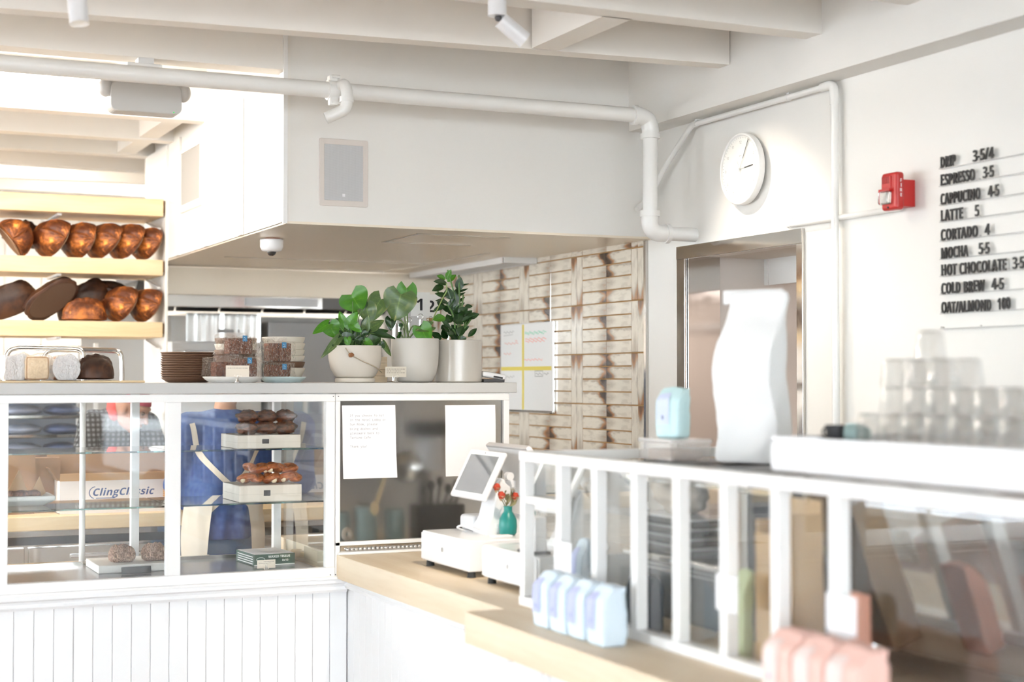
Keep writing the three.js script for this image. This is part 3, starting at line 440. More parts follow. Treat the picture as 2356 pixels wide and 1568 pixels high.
{ const b = [2.480, SY, -5.86], t = thing('potted_zz_plant', 'dark glossy upright plant in a straight cylinder pot', 'plant', b);
  mesh('pot', lathe([[0, 0], [0.090, 0], [0.0935, 0.003], [0.0945, 0.006], [0.0945, 0.171], [0.0925, 0.173], [0.0905, 0.171], [0.0905, 0.02], [0, 0.02]], 64), potGloss, t);
  mesh('potting_soil', new THREE.CylinderGeometry(0.09, 0.09, 0.01, 36).translate(0, 0.155, 0), soil, t);
  const zz = [[2.425, 1.958, 2.441, 1.998, 0.025, 0.00, 0], [2.420, 1.958, 2.380, 1.972, 0.025, 0.00, 0], [2.429, 1.948, 2.467, 1.979, 0.025, 0.00, 0], [2.420, 1.937, 2.355, 1.947, 0.030, 0.02, 1], [2.404, 1.929, 2.349, 1.908, 0.030, 0.02, 1], [2.480, 1.912, 2.482, 1.969, 0.036, 0.00, 1], [2.476, 1.924, 2.527, 1.945, 0.010, 0.00, 1], [2.476, 1.906, 2.520, 1.923, 0.010, 0.00, 1],
    [2.473, 1.887, 2.514, 1.909, 0.011, 0.00, 1], [2.473, 1.865, 2.510, 1.889, 0.012, 0.00, 1], [2.476, 1.845, 2.510, 1.866, 0.014, 0.00, 1], [2.416, 1.890, 2.362, 1.897, 0.022, 0.02, 1], [2.425, 1.859, 2.364, 1.870, 0.023, 0.02, 1], [2.404, 1.843, 2.354, 1.826, 0.023, 0.03, 1], [2.400, 1.799, 2.339, 1.790, 0.038, 0.05, 0], [2.437, 1.875, 2.421, 1.925, 0.038, 0.02, 1],
    [2.450, 1.844, 2.459, 1.915, 0.040, 0.01, 1], [2.471, 1.813, 2.510, 1.845, 0.038, 0.02, 1], [2.501, 1.806, 2.535, 1.834, 0.023, 0.02, 1], [2.501, 1.801, 2.557, 1.818, 0.028, 0.03, 1], [2.476, 1.781, 2.527, 1.810, 0.023, 0.03, 1], [2.463, 1.774, 2.480, 1.829, 0.040, 0.02, 1], [2.425, 1.757, 2.387, 1.788, 0.022, 0.04, 1], [2.421, 1.741, 2.387, 1.764, 0.018, 0.04, 1],
    [2.433, 1.781, 2.408, 1.812, 0.036, 0.03, 1], [2.438, 1.726, 2.404, 1.733, 0.036, 0.05, 1], [2.459, 1.726, 2.480, 1.769, 0.036, 0.05, 1], [2.463, 1.710, 2.488, 1.719, 0.026, 0.05, 1], [2.454, 1.814, 2.437, 1.852, 0.036, 0.00, 1], [2.467, 1.901, 2.493, 1.917, 0.026, -0.01, 1], [2.446, 1.908, 2.408, 1.895, 0.022, -0.01, 1], [2.450, 1.830, 2.407, 1.849, 0.026, -0.02, 1], [2.488, 1.814, 2.514, 1.791, 0.022, 0.00, 1]];
  growLeaves(t, b, zz, -5.86, longLeaf, null, stemGreen, 0.002, 0.35);
  growLeaves(t, b, Array.from({ length: 26 }, () => { const x = rr(2.41, 2.52), y = rr(1.70, 1.86), s = rnd() < 0.5 ? -1 : 1; return [x, y, x + s * rr(0.02, 0.05), y + rr(0.005, 0.04), rr(0.02, 0.03), rr(-0.05, 0.04), 1]; }), -5.86, longLeaf, null, stemGreen, 0.002, 0.4);
  for (const [x, y] of [[-0.05, 0.46], [0.0, 0.44], [-0.10, 0.38], [0.07, 0.28], [-0.07, 0.25], [0.02, 0.36], [0.045, 0.27]]) mesh('stem', tube([[rr(-0.03, 0.03), 0.15, rr(-0.02, 0.03)], [x * 0.3, 0.15 + (y - 0.15) * 0.55, 0.01], [x, y, 0]], 0.0036, 16, 6), stemGreen, t); }
// small things at the slab's end and behind the pots
{ const t = thing('card_reader', 'white handheld card reader lying at the end of the slab', 'card reader', [2.622, SY, -5.83], null, -0.12); const b = turned(bx(-0.055, 0.045, -0.011, 0.011, -0.035, 0.035, 0.008), 0, 0, -0.16).translate(0, 0.027, 0); mesh('body', b, M.plastic, t); mesh('screen', turned(bx(-0.048, 0.022, 0.0105, 0.0118, -0.028, 0.028, 0.0005), 0, 0, -0.16).translate(0, 0.027, 0), M.darkGrey, t); mesh('slot', bx(-0.01, 0.03, -0.004, 0.003, 0.034, 0.0358, 0.0005).applyMatrix4(new THREE.Matrix4().makeRotationZ(-0.16)).translate(0, 0.023, 0), M.black, t); mesh('dock', bx(-0.05, 0.04, 0, 0.014, -0.03, 0.03, 0.003), M.darkGrey, t); }
for (let i = 0; i < 4; i++) single('wooden_block', muv(bx(-0.05, 0.05, 0, 0.026, -0.04, 0.04, 0.002), 0.3), M.wood, `pale wooden block in the small pile between two planters, ${['lowest', 'second lowest', 'second from the top', 'topmost'][i]}`, 'block', 'wooden blocks between the planters', [2.175, SY + i * 0.0265, -6.05]);
{ // left end of the slab
  const board = single('bread_board', muv(bx(-0.3, 0.35, 0, 0.008, -0.14, 0.14, 0.003), 0.5), M.woodWarm, 'thin wooden board under the wrapped loaves', 'board', null, [0.85, SY, -5.98]); }
// ------------------------------------------------------------------ pipes
const pipeRun = (pts, r, seg = 60) => { const c = new THREE.CurvePath(); const P = pts.map((p) => V3(...p)); for (let i = 0; i < P.length - 1; i++) c.add(new THREE.LineCurve3(P[i], P[i + 1])); return null; };
{ const t = thing('water_pipe', 'thick white pipe running across the bulkhead and down by the corner', 'pipe');
  const z = -5.68, y = 2.66, r = 0.031;
  mesh('pipe', cylBetween(V3(-1.5, y, z), V3(3.21, y, z), r, r, 28), M.pipe, t);
  mesh('elbow', tube([[3.20, y, z], [3.235, y - 0.002, z], [3.268, y - 0.018, z], [3.281, y - 0.055, z], [3.281, y - 0.085, z]], r + 0.005, 24, 24), M.pipe, t);
  for (const [a, b] of [[V3(3.195, y, z), V3(3.215, y, z)], [V3(3.281, y - 0.075, z), V3(3.281, y - 0.095, z)]]) mesh('collar', cylBetween(a, b, r + 0.011, r + 0.011, 28), M.pipe, t);
  mesh('pipe', cylBetween(V3(3.281, y - 0.08, z), V3(3.279, 2.24, z), r, r, 28), M.pipe, t);
  mesh('elbow', tube([[3.279, 2.245, z], [3.279, 2.205, z], [3.292, 2.178, z], [3.32, 2.167, z], [3.36, 2.167, z]], r + 0.005, 24, 24), M.pipe, t);
  for (const [a, b] of [[V3(3.279, 2.26, z), V3(3.279, 2.235, z)], [V3(3.35, 2.167, z), V3(3.368, 2.167, z)]]) mesh('collar', cylBetween(a, b, r + 0.011, r + 0.011, 28), M.pipe, t);
  mesh('pipe', cylBetween(V3(3.36, 2.167, z), V3(3.5, 2.167, z), r - 0.001, r - 0.001, 28), M.pipe, t);
  mesh('saddle_clamp', [cylBetween(V3(1.855, y, z), V3(1.895, y, z), r + 0.008, r + 0.008, 28), bx(1.858, 1.892, y + 0.03, y + 0.055, z - 0.012, z + 0.02, 0.004), bx(1.858, 1.892, y - 0.06, y - 0.03, z - 0.002, z + 0.025, 0.004)], M.pipe, t);
  for (const [yy, zz] of [[y + 0.05, z + 0.016], [y - 0.05, z + 0.02]]) mesh('bolt', cylBetween(V3(1.868, yy, zz), V3(1.900, yy, zz), 0.008, 0.008, 6), M.pipe, t);
  mesh('branch_elbow', tube([[1.90, y + 0.010, z + 0.02], [1.905, y + 0.014, z + 0.055], [1.908, y - 0.015, z + 0.075], [1.908, y - 0.06, z + 0.075], [1.898, y - 0.085, z + 0.070], [1.865, y - 0.103, z + 0.055], [1.835, y - 0.118, z + 0.045]], 0.0225, 40, 20), M.pipe, t);
  mesh('collar', cylBetween(V3(1.908, y - 0.035, z + 0.075), V3(1.908, y - 0.055, z + 0.075), 0.027, 0.027, 24), M.pipe, t);
}
{ const t = thing('wall_conduit', 'slim white conduit along the beam, dropping down right of the clock', 'conduit');
  mesh('conduit', cylBetween(V3(3.468, 2.632, -5.65), V3(3.468, 2.634, -4.72), 0.0115), M.pipe, t);
  mesh('elbow', tube([[3.468, 2.634, -4.73], [3.468, 2.634, -4.68], [3.468, 2.622, -4.66], [3.468, 2.58, -4.655], [3.468, 2.56, -4.655]], 0.017, 20, 16), M.pipe, t);
  mesh('conduit', cylBetween(V3(3.468, 2.57, -4.655), V3(3.468, 0.9, -4.655), 0.0145), M.pipe, t);
  mesh('conduit', tube([[3.468, 2.632, -5.64], [3.466, 2.61, -5.68], [3.455, 2.47, -5.86], [3.452, 2.36, -5.985]], 0.012, 24, 12), M.pipe, t);
  for (const z of [-5.62, -4.95]) mesh('strap', [cylBetween(V3(3.468, 2.632, z - 0.008), V3(3.468, 2.632, z + 0.008), 0.014), bx(3.468, 3.5, 2.644, 2.652, z - 0.008, z + 0.008)], M.pipe, t);
}
{ const t = thing('pipe_stub', 'short white stub with a cap poking from the bulkhead corner', 'pipe'); mesh('stub', tube([[3.46, 2.36, -6.02], [3.44, 2.345, -6.0], [3.40, 2.312, -5.985]], 0.011, 14, 12), M.pipe, t); mesh('cap', cylBetween(V3(3.405, 2.316, -5.986), V3(3.385, 2.30, -5.98), 0.014, 0.012, 16), M.pipe, t); }
{ const t = thing('alarm_conduit', 'thin horizontal conduit running to the red fire alarm', 'conduit'); mesh('conduit', cylBetween(V3(3.483, 2.143, -4.97), V3(3.483, 2.143, -4.30), 0.0105), M.pipe, t); mesh('end_fitting', cylBetween(V3(3.492, 2.143, -5.0), V3(3.483, 2.143, -4.95), 0.004, 0.012), M.pipe, t); mesh('loose_wire', tube([[3.49, 2.15, -4.96], [3.487, 2.165, -4.955], [3.488, 2.172, -4.945]], 0.0012, 10, 5), M.pipe, t); }

// ------------------------------------------------------------------ clock
{ const t = thing('wall_clock', 'round white wall clock with thin black hands', 'clock', [3.5, 2.397, -5.272], null, -PI / 2);
  const R = 0.1445;
  mesh('case', lathe([[0, 0.008], [R * 0.9, 0.008], [R, 0.016], [R, 0.040], [R - 0.003, 0.044], [R - 0.010, 0.044], [R - 0.011, 0.036], [0, 0.036]], 72).rotateX(PI / 2), std({ color: lin(0.86, 0.855, 0.84), roughness: 0.35 }), t);
  mesh('stand_off', new THREE.CylinderGeometry(0.05, 0.05, 0.01, 24).rotateX(PI / 2).translate(0, 0, 0.004), M.white, t);
  const dial = canvasTex(1024, 1024, (c) => { c.fillStyle = '#f4f2ee'; c.fillRect(0, 0, 1024, 1024); c.translate(512, 512); c.fillStyle = '#8f8d8a'; c.textAlign = 'center'; c.textBaseline = 'middle'; c.font = '58px sans-serif';
    for (let i = 0; i < 60; i++) { const a = i / 60 * 2 * PI; c.save(); c.rotate(a); c.fillRect(-3, -498, 6, i % 5 ? 18 : 30); c.restore(); }
    for (let h = 1; h <= 12; h++) { const a = h / 12 * 2 * PI; c.fillText(String(h), Math.sin(a) * 415, -Math.cos(a) * 415); }
    for (let i = 0; i < 6; i++) c.fillRect(-34 + i * 11, -212 + (i % 2) * 3, 7, 14 - (i % 3) * 3); });
  mesh('dial', new THREE.CircleGeometry(R - 0.011, 64).translate(0, 0, 0.0365), std({ map: dial, roughness: 0.6 }), t);
  const hand = (name, ang, r0, r1, w, z, m) => mesh(name, bx(-w / 2, w / 2, r0, r1, z, z + 0.001).applyMatrix4(new THREE.Matrix4().makeRotationZ(-ang)), m, t);
  const grey = std({ color: lin(0.55, 0.55, 0.55), roughness: 0.5 });
  hand('hour_hand', 1.50, 0.032, 0.092, 0.0042, 0.0385, M.black); hand('hour_hand_stem', 1.50, -0.01, 0.034, 0.0028, 0.0385, grey);
  hand('minute_hand', 0.50, 0.045, 0.130, 0.0030, 0.040, M.black); hand('minute_hand_stem', 0.50, -0.012, 0.047, 0.0022, 0.040, grey);
  hand('second_hand', 2.72, -0.035, 0.125, 0.0010, 0.0415, grey);
  mesh('hub', new THREE.CylinderGeometry(0.004, 0.004, 0.008, 16).rotateX(PI / 2).translate(0, 0, 0.040), grey, t);
  mesh('crystal', new THREE.CircleGeometry(R - 0.011, 64).translate(0, 0, 0.0435), M.glass, t);
}
// ------------------------------------------------------------------ fire alarm
const font = await new FontLoader().loadAsync('fonts/droid/droid_sans_bold.typeface.json');
{ const red = phy({ color: lin(0.52, 0.018, 0.016), roughness: 0.35, clearcoat: 0.3, clearcoatRoughness: 0.2 });
  const t = thing('fire_alarm', 'red fire alarm box with a clear strobe on the wall', 'fire alarm');
  mesh('back_box', bx(3.438, 3.5, 2.142, 2.235, -4.296, -4.244, 0.003), red, t);
  mesh('front_body', bx(3.402, 3.438, 2.128, 2.258, -4.308, -4.222, 0.012), red, t);
  mesh('horn_grille', bx(3.397, 3.404, 2.196, 2.246, -4.298, -4.250, 0.004), red, t);
  for (let i = 0; i < 5; i++) for (let j = 0; j < 4; j++) mesh('grille_slot', bx(3.3955, 3.399, 2.222 + i * 0.0045 - 0.001, 2.222 + i * 0.0045 + 0.001, -4.292 + j * 0.010, -4.286 + j * 0.010), std({ color: lin(0.20, 0.008, 0.008), roughness: 0.6 }), t);
  mesh('strobe_hood', bx(3.388, 3.404, 2.192, 2.202, -4.305, -4.246, 0.003), red, t);
  mesh('strobe_reflector', bx(3.396, 3.405, 2.152, 2.192, -4.300, -4.252, 0.004), M.chrome, t);
  mesh('strobe_lens', bump(bx(3.384, 3.402, 2.148, 2.195, -4.303, -4.249, 0.007), (v) => { v.x += 0.0012 * Math.sin(v.y * 900) + 0.0012 * Math.sin(v.z * 700); }), M.clearGlass, t);
  mesh('screw', cylBetween(V3(3.400, 2.138, -4.268), V3(3.403, 2.138, -4.268), 0.004, 0.004, 12), M.black, t);
  'FIRE'.split('').forEach((ch, i) => { const g = new TextGeometry(ch, { font, size: 0.0115, depth: 0.0006 }); g.computeBoundingBox(); g.translate(-(g.boundingBox.max.x + g.boundingBox.min.x) / 2, 0, 0); const m = mesh('letter', g, M.paper, t); m.position.set(3.421, 2.222 - i * 0.0165, -4.2222); });
}
// ------------------------------------------------------------------ letter board menu
{ const t = thing('menu_board', 'black letter menu of coffee prices on clear wall rails', 'menu', [3.5, 0, 0], null, -PI / 2);
  const ink = std({ color: lin(0.012, 0.011, 0.011), roughness: 0.5 }), rail = phy({ color: lin(0.72, 0.71, 0.69), roughness: 0.2, transmission: 0.5, thickness: 0 });
  const cache = {}; const SIZE = 0.0385;
  const glyph = (ch) => cache[ch] || (cache[ch] = ch === '·' ? bx(0.002, 0.010, 0.011, 0.017, 0, 0.005) : new TextGeometry(ch, { font, size: SIZE, depth: 0.005, curveSegments: 4 }));
  const adv = (ch) => (ch === ' ' ? 0.018 : ch === '·' ? 0.013 : (font.data.glyphs[ch].ha / font.data.resolution) * SIZE);
  const word = (text, z0, z1, y) => { let w = 0; for (const ch of text) w += adv(ch); const k = (z1 - z0) / w; let x = z0; for (const ch of text) { if (ch !== ' ') { const m = mesh('letter', glyph(ch), ink, t); m.position.set(x, y + rr(-0.0008, 0.0008), 0.012); m.scale.set(k, 0.98, 1); m.rotation.z = rr(-0.02, 0.02); } x += adv(ch) * k; } };
  const rows = [['DRIP', -4.022, '3·5/4', -3.941, -3.843, 2.256], ['ESPRESSO', -3.930, '3·5', -3.895, -3.842, 2.197], ['CAPPUCINO', -3.906, '4·5', -3.871, -3.818, 2.133], ['LATTE', -3.988, '5', -3.933, -3.912, 2.077], ['CORTADO', -3.918, '4', -3.887, -3.864, 2.012], ['MOCHA', -3.966, '5·5', -3.917, -3.864, 1.952], ['HOT CHOCOLATE', -3.789, '3·5', -3.763, -3.71, 1.895], ['COLD BREW', -3.890, '4·5', -3.858, -3.801, 1.834], ['OAT/ALMOND', -3.859, '100', -3.833, -3.775, 1.770]];
  for (const [a, e, p, z0, z1, y] of rows) { word(a, -4.099, e, y); word(p, z0, z1, y + 0.0015); }
  for (const y of [...rows.map((r) => r[5]), 1.720]) { const r = mesh('rail', bx(-4.105, -3.2, y - 0.0025, y - 0.0005, 0.001, 0.016), rail, t); mesh('rail_pin', [cylBetween(V3(-4.103, y + 0.004, 0), V3(-4.103, y + 0.004, 0.012), 0.0025, 0.0025, 10), cylBetween(V3(-3.92, y + 0.004, 0), V3(-3.92, y + 0.004, 0.008), 0.0014, 0.0014, 8)], rail, r); }
}
// ------------------------------------------------------------------ speaker, camera, vents, emergency light, white board
{ const t = thing('wall_speaker', 'rectangular grey wall speaker set in the bulkhead', 'speaker', [2.040, 2.393, -6.03]);
  mesh('surround', extrude(roundRect(0.205, 0.271, 0.006), 0.004, 0.002, [roundRect(0.170, 0.232, 0.004).reverse()]), std({ color: lin(0.70, 0.64, 0.59), roughness: 0.5 }), t);
  const mesh_ = dataTex(128, 128, (u, v, x, y) => { const d = ((x % 4) - 1.5) ** 2 + ((y % 4) - 1.5) ** 2 < 1.6 ? 0.62 : 0.80; return [d, d, d * 1.005]; });
  const mt = std({ map: mesh_, roughness: 0.6 }); mt.map.repeat.set(2, 3);
  mesh('grille', new THREE.PlaneGeometry(0.170, 0.232).translate(0, 0, 0.003), mt, t); mesh('emblem', bx(-0.006, 0.006, -0.006, 0.006, 0.0032, 0.0042), M.paper, t).position.set(0, -0.092, 0); }
{ const t = thing('dome_camera', 'white dome security camera under the bulkhead', 'security camera', [1.932, 2.178, -6.70]);
  mesh('gasket', new THREE.CylinderGeometry(0.034, 0.034, 0.006, 32).translate(0.003, -0.003, 0), std({ color: lin(0.50, 0.12, 0.05), roughness: 0.6 }), t);
  mesh('housing', lathe([[0, -0.006], [0.050, -0.006], [0.052, -0.012], [0.051, -0.040], [0.044, -0.056], [0.024, -0.062], [0, -0.062]], 44), M.plastic, t);
  mesh('lens_dome', new THREE.SphereGeometry(0.021, 28, 16).translate(0, -0.060, 0), phy({ color: lin(0.02, 0.02, 0.02), roughness: 0.08, clearcoat: 1 }), t); }
{ const slatMat = std({ color: lin(0.42, 0.39, 0.35), roughness: 0.6 }), t = thing('wall_vent', 'slatted vent grille high on the side of the bulkhead', 'vent', [1.8, 2.553, -7.65], null, -PI / 2);
  mesh('vent_frame', extrude([[-0.22, -0.157], [0.22, -0.157], [0.22, 0.157], [-0.22, 0.157]], 0.012, 0.002, [[[-0.205, -0.125], [-0.205, 0.142], [0.205, 0.142], [0.205, -0.125]]]), M.panel, t);
  mesh('duct', bx(-0.205, 0.205, -0.125, 0.142, 0.0005, 0.002), std({ color: lin(0.16, 0.15, 0.14), roughness: 0.8 }), t);
  for (let i = 0; i < 26; i++) { const s = mesh('slat', bx(-0.0045, 0.0045, -0.125, 0.142, -0.0012, 0.0012), slatMat, t); s.position.set(-0.195 + i * 0.0156, 0, 0.006); s.rotation.y = 0.8; } }
{ const t = thing('ceiling_vent', 'long pale vent strip under the bulkhead along the tiles', 'vent');
  mesh('vent_frame', [bx(3.30, 3.32, 2.145, 2.176, -8.55, -7.21, 0.002), bx(3.47, 3.488, 2.145, 2.176, -8.55, -7.21, 0.002), bx(3.30, 3.488, 2.145, 2.176, -7.225, -7.205, 0.002)], M.white, t);
  mesh('grille', bx(3.32, 3.47, 2.152, 2.156, -8.55, -7.225), std({ color: lin(0.45, 0.45, 0.45), roughness: 0.5, metalness: 0.5 }), t);
  for (let i = 0; i < 30; i++) mesh('louver', bx(3.32, 3.47, 2.147, 2.152, -8.53 + i * 0.043, -8.518 + i * 0.043), M.white, t); }
{ const t = thing('emergency_light', 'grey twin head emergency light under the header', 'emergency light', [1.236, 0, -6.06]);
  mesh('bracket', [bx(-0.075, 0.06, 2.757, 2.772, -0.045, 0.045, 0.004), bx(-0.03, 0.03, 2.77, 2.796, -0.03, 0.03)], M.white, t);
  const sh = std({ color: lin(0.55, 0.54, 0.52), roughness: 0.45 });
  mesh('body', extrude([...roundRect(0.266, 0.105, 0.022)].map(([x, y]) => [x, y + 2.637]), 0.085, 0.004).translate(0, 0, -0.045), sh, t);
  mesh('top_housing', bx(-0.115, 0.115, 2.685, 2.757, -0.04, 0.04, 0.02), sh, t);
  for (const s of [-1, 1]) { mesh('lamp_head', [new THREE.SphereGeometry(0.036, 28, 18).scale(0.8, 1, 1).translate(s * 0.150, 2.672, 0.01), bx(s * 0.125 - 0.012, s * 0.125 + 0.012, 2.64, 2.70, -0.02, 0.03, 0.006)], sh, t); }
  mesh('indicator_led', new THREE.SphereGeometry(0.0025, 10, 8).translate(0.105, 2.588, 0.044), std({ color: lin(0, 0.3, 0.05), emissive: lin(0, 0.8, 0.1), emissiveIntensity: 0.6 }), t); }
{ const t = thing('white_board', 'small white board with yellow tape cross hung on the tiles', 'board', [3.488, 1.614, -7.318], null, -PI / 2);
  mesh('panel', bx(-0.32, 0.32, -0.228, 0.228, -0.001, 0.010, 0.003), std({ color: lin(0.74, 0.74, 0.73), roughness: 0.3 }), t);
  const scr = canvasTex(1024, 740, (c) => { c.fillStyle = '#e6e6e4'; c.fillRect(0, 0, 1024, 740); c.lineWidth = 5; c.lineCap = 'round'; const sq = (x, y, n, col, k = 1) => { c.strokeStyle = col; c.beginPath(); c.moveTo(x, y); for (let i = 1; i < n; i++) c.lineTo(x + i * 11 * k, y + ((i * 37) % 17 - 8) * 1.2); c.stroke(); };
    sq(60, 60, 20, '#9a9a98'); c.strokeStyle = '#b0b0ae'; c.beginPath(); c.moveTo(60, 90); c.lineTo(250, 82); c.stroke(); sq(80, 160, 22, '#e09a8e', 1.2); sq(300, 140, 5, '#e09a8e'); sq(60, 250, 15, '#e09a8e'); sq(490, 72, 28, '#7fd0ae', 1.4); sq(490, 84, 24, '#7fd0ae', 1.5); sq(500, 130, 28, '#ef8f83', 1.35); sq(500, 150, 28, '#ef8f83', 1.25); sq(480, 308, 30, '#f0968a', 1.1); sq(50, 455, 20, '#a8a8a6', 1.1); c.strokeStyle = '#8a8a88'; c.strokeRect(690, 405, 150, 46); sq(705, 430, 12, '#8a8a88'); sq(860, 430, 9, '#8a8a88'); });
  mesh('writing', new THREE.PlaneGeometry(0.63, 0.446).translate(0, 0, 0.0104), std({ map: scr, roughness: 0.35 }), t);
  const yellow = std({ color: lin(0.72, 0.60, 0.12), roughness: 0.6 }); mesh('tape', bx(-0.045, -0.023, -0.222, 0.222, 0.0105, 0.0113), yellow, t); mesh('tape', bx(-0.31, 0.30, -0.018, 0.002, 0.0107, 0.0116), yellow, t);
  mesh('frame_edge', [bx(-0.322, 0.322, -0.234, -0.224, -0.001, 0.016, 0.002), bx(0.316, 0.324, -0.23, 0.23, -0.001, 0.012, 0.002)], M.steel, t);
  mesh('hanging_wire', cylBetween(V3(0.27, 0.22, 0), V3(0.272, 0.49, 0), 0.0012, 0.0012, 6), M.steel, t); }
// ------------------------------------------------------------------ bread shelves
struct('trim_6', [bx(1.788, 1.803, 0, 2.79, -8.74, -8.2, 0.003)], M.panel);
[[2.409, 2.5, 'highest wooden bread shelf, empty'], [2.096, 2.179, 'middle wooden shelf carrying a row of leaning loaves'], [1.770, 1.851, 'lowest wooden shelf with dark and golden loaves']].forEach(([a, b, label], i) => {
  const t = thing('bread_shelf', label, 'shelf', [0, 0, 0], 'wooden bread shelves');
  mesh('board', muv(bx(-0.8, 1.776, a, b, -8.62, -8.2, 0.004), 0.7, 'x', i * 0.37), M.woodWarm, t);
  for (const x of [1.776, 1.25]) mesh('bracket', x > 1.5 ? [bx(1.772, 1.788, a + 0.01, b - 0.02, -8.60, -8.24, 0.002), turned(bx(-0.008, 0.008, -0.004, 0.004, -0.17, 0.17), 0.18, 0, 0).translate(1.765, a - 0.03, -8.42)] : [bx(x - 0.012, x + 0.012, a - 0.012, a, -8.60, -8.25, 0.002)], x > 1.5 ? M.white : M.white, t);
  mesh('end_cap', bx(1.776, 1.784, a + 0.02, b - 0.006, -8.26, -8.215), M.kraft, t);
});
const crust = (dark) => dataTex(256, 256, (u, v) => {
  const n = pn(u, v, 7, 1), m = pn(u, v, 22, 4), f = pn(u, v, 60, 8), flour = sstep(0.17, 0.36, pn(u, v, 14, 11) + 0.3 * pn(u, v, 40, 2)) * (dark ? 0.12 : 0.75);
  const k = clamp(0.5 + 1.3 * n + 0.7 * m + 0.4 * f), c0 = dark ? [0.20, 0.11, 0.06] : [0.36, 0.17, 0.07], c1 = dark ? [0.34, 0.20, 0.11] : [0.80, 0.47, 0.19];
  return [0, 1, 2].map((i) => c0[i] + (c1[i] - c0[i]) * k + flour * ([0.8, 0.68, 0.55][i] - 0.4));
});
const crustMap = crust(false), darkMap = crust(true);
const crustMat = phy({ map: crustMap, roughness: 0.55, bumpMap: crustMap, bumpScale: 0.006, clearcoat: 0.15, clearcoatRoughness: 0.4 }), darkCrust = phy({ map: darkMap, roughness: 0.55, bumpMap: darkMap, bumpScale: 0.005, clearcoat: 0.15, clearcoatRoughness: 0.4 });
const darkBase = std({ color: lin(0.085, 0.045, 0.025), roughness: 0.7 }), baseMat = std({ color: lin(0.42, 0.27, 0.17), roughness: 0.9 });
function loafG(W, H, L, s) { // flat base on y = 0, length along z
  return bump(new THREE.SphereGeometry(1, 56, 40).rotateX(PI / 2), (v) => {
    const zz = Math.abs(v.z), f = Math.min(1.9, Math.sqrt(1 - Math.pow(zz, 3.4)) / Math.sqrt(1 - zz * zz + 1e-4)); v.x *= f; v.y *= f;
    const up = v.y > 0; v.y = up ? v.y : v.y * 0.08; const n = fbm(v.x * 2.2 + s, v.y * 2.2 + s * 2, v.z * 2.2, 4), m = fbm(v.x * 9 + s, v.y * 9, v.z * 9 + s, 2);
    const a = v.x + 0.25 - 0.25 * v.z, ear = up ? 0.16 * sstep(0.22, 0.0, a) * sstep(-0.10, 0.0, a) * (1 - v.z * v.z * 0.8) - 0.05 * sstep(0.0, 0.10, a) * sstep(0.34, 0.1, a) : 0;
    v.multiplyScalar(1 + 0.09 * n + 0.03 * m + ear); v.x *= W / 2; v.y = Math.max(v.y, -0.10) * H + 0.010; v.z *= L / 2;
  });
}
function loaf(pos, rot, W, H, L, dark, label, group) {
  const t = thing('bread_loaf', label, 'bread', pos, group); t.rotation.set(...rot);
  mesh('crust', loafG(W, H, L, pos[0] * 13 + pos[1] * 7), dark ? darkCrust : crustMat, t);
  mesh('floured_base', new THREE.CylinderGeometry(1, 1, 0.004, 40).scale(W * 0.43, 1, L * 0.44).translate(0, -0.001, 0), dark ? darkBase : baseMat, t);
}
const g1 = 'golden loaves leaning on the middle shelf', g2 = 'loaves on the lowest bread shelf';
const S1 = 2.179, S2 = 1.851;
loaf([0.900, S1 + 0.090, -8.37], [0, 0.1, 1.1], 0.19, 0.11, 0.30, false, 'loaf cut off by the picture edge on the middle shelf', g1);
loaf([1.012, S1 + 0.082, -8.34], [0, -0.05, -0.92], 0.205, 0.115, 0.28, false, 'golden loaf on the middle shelf leaning against the others, flat base showing', g1);
loaf([1.110, S1 + 0.085, -8.50], [0, 0.35, -0.2], 0.22, 0.10, 0.22, true, 'dark loaf tucked behind the first golden pair on the middle shelf', g1);
loaf([1.258, S1 + 0.092, -8.345], [0, 0.16, 1.10], 0.205, 0.115, 0.30, false, 'widest golden loaf on the middle shelf, right of the dark one', g1);
loaf([1.394, S1 + 0.092, -8.345], [0, 0.20, 1.24], 0.195, 0.102, 0.31, false, 'fourth golden loaf from the white end panel on the middle shelf', g1);
loaf([1.517, S1 + 0.090, -8.345], [0, 0.20, 1.06], 0.200, 0.100, 0.31, false, 'third golden loaf from the white end panel on the middle shelf', g1);
loaf([1.634, S1 + 0.090, -8.345], [0, 0.20, 1.06], 0.200, 0.100, 0.31, false, 'second golden loaf from the white end panel on the middle shelf', g1);
loaf([1.744, S1 + 0.084, -8.345], [0, 0.14, 1.13], 0.180, 0.092, 0.30, false, 'golden loaf next to the white end panel on the middle shelf', g1);
const lying = (pos, tilt, face, W, H, L, label) => { loaf(pos, [0, 0, 0], W, H, L, true, label, g2); const D = V3(Math.cos(tilt), Math.sin(tilt), 0), n = V3(0.15, face[0], face[1]).normalize(); n.addScaledVector(D, -n.dot(D)).normalize(); const Y = n.clone().negate(), X = Y.clone().cross(D); scene.children[scene.children.length - 1].quaternion.setFromRotationMatrix(new THREE.Matrix4().makeBasis(X, Y, D)); };
lying([1.030, S2 + 0.060, -8.38], 0.40, [-0.9, -0.45], 0.17, 0.13, 0.30, 'dark loaf at the far left of the lowest shelf');
lying([1.222, S2 + 0.108, -8.27], 0.60, [-0.35, 0.9], 0.155, 0.12, 0.305, 'long dark loaf tilted upward on the lowest shelf');
lying([1.430, S2 + 0.075, -8.46], 0.52, [-0.9, -0.4], 0.18, 0.13, 0.32, 'dark loaf behind the small golden one on the lowest shelf');
loaf([1.383, S2 + 0.002, -8.270], [0, PI / 2, 0], 0.14, 0.100, 0.225, false, 'small golden loaf lying flat at the edge of the lowest shelf', g2);
loaf([1.585, S2 + 0.100, -8.52], [0, 0.5, 0.9], 0.20, 0.15, 0.26, true, 'dark loaf behind the upright golden loaf on the lowest shelf', g2);
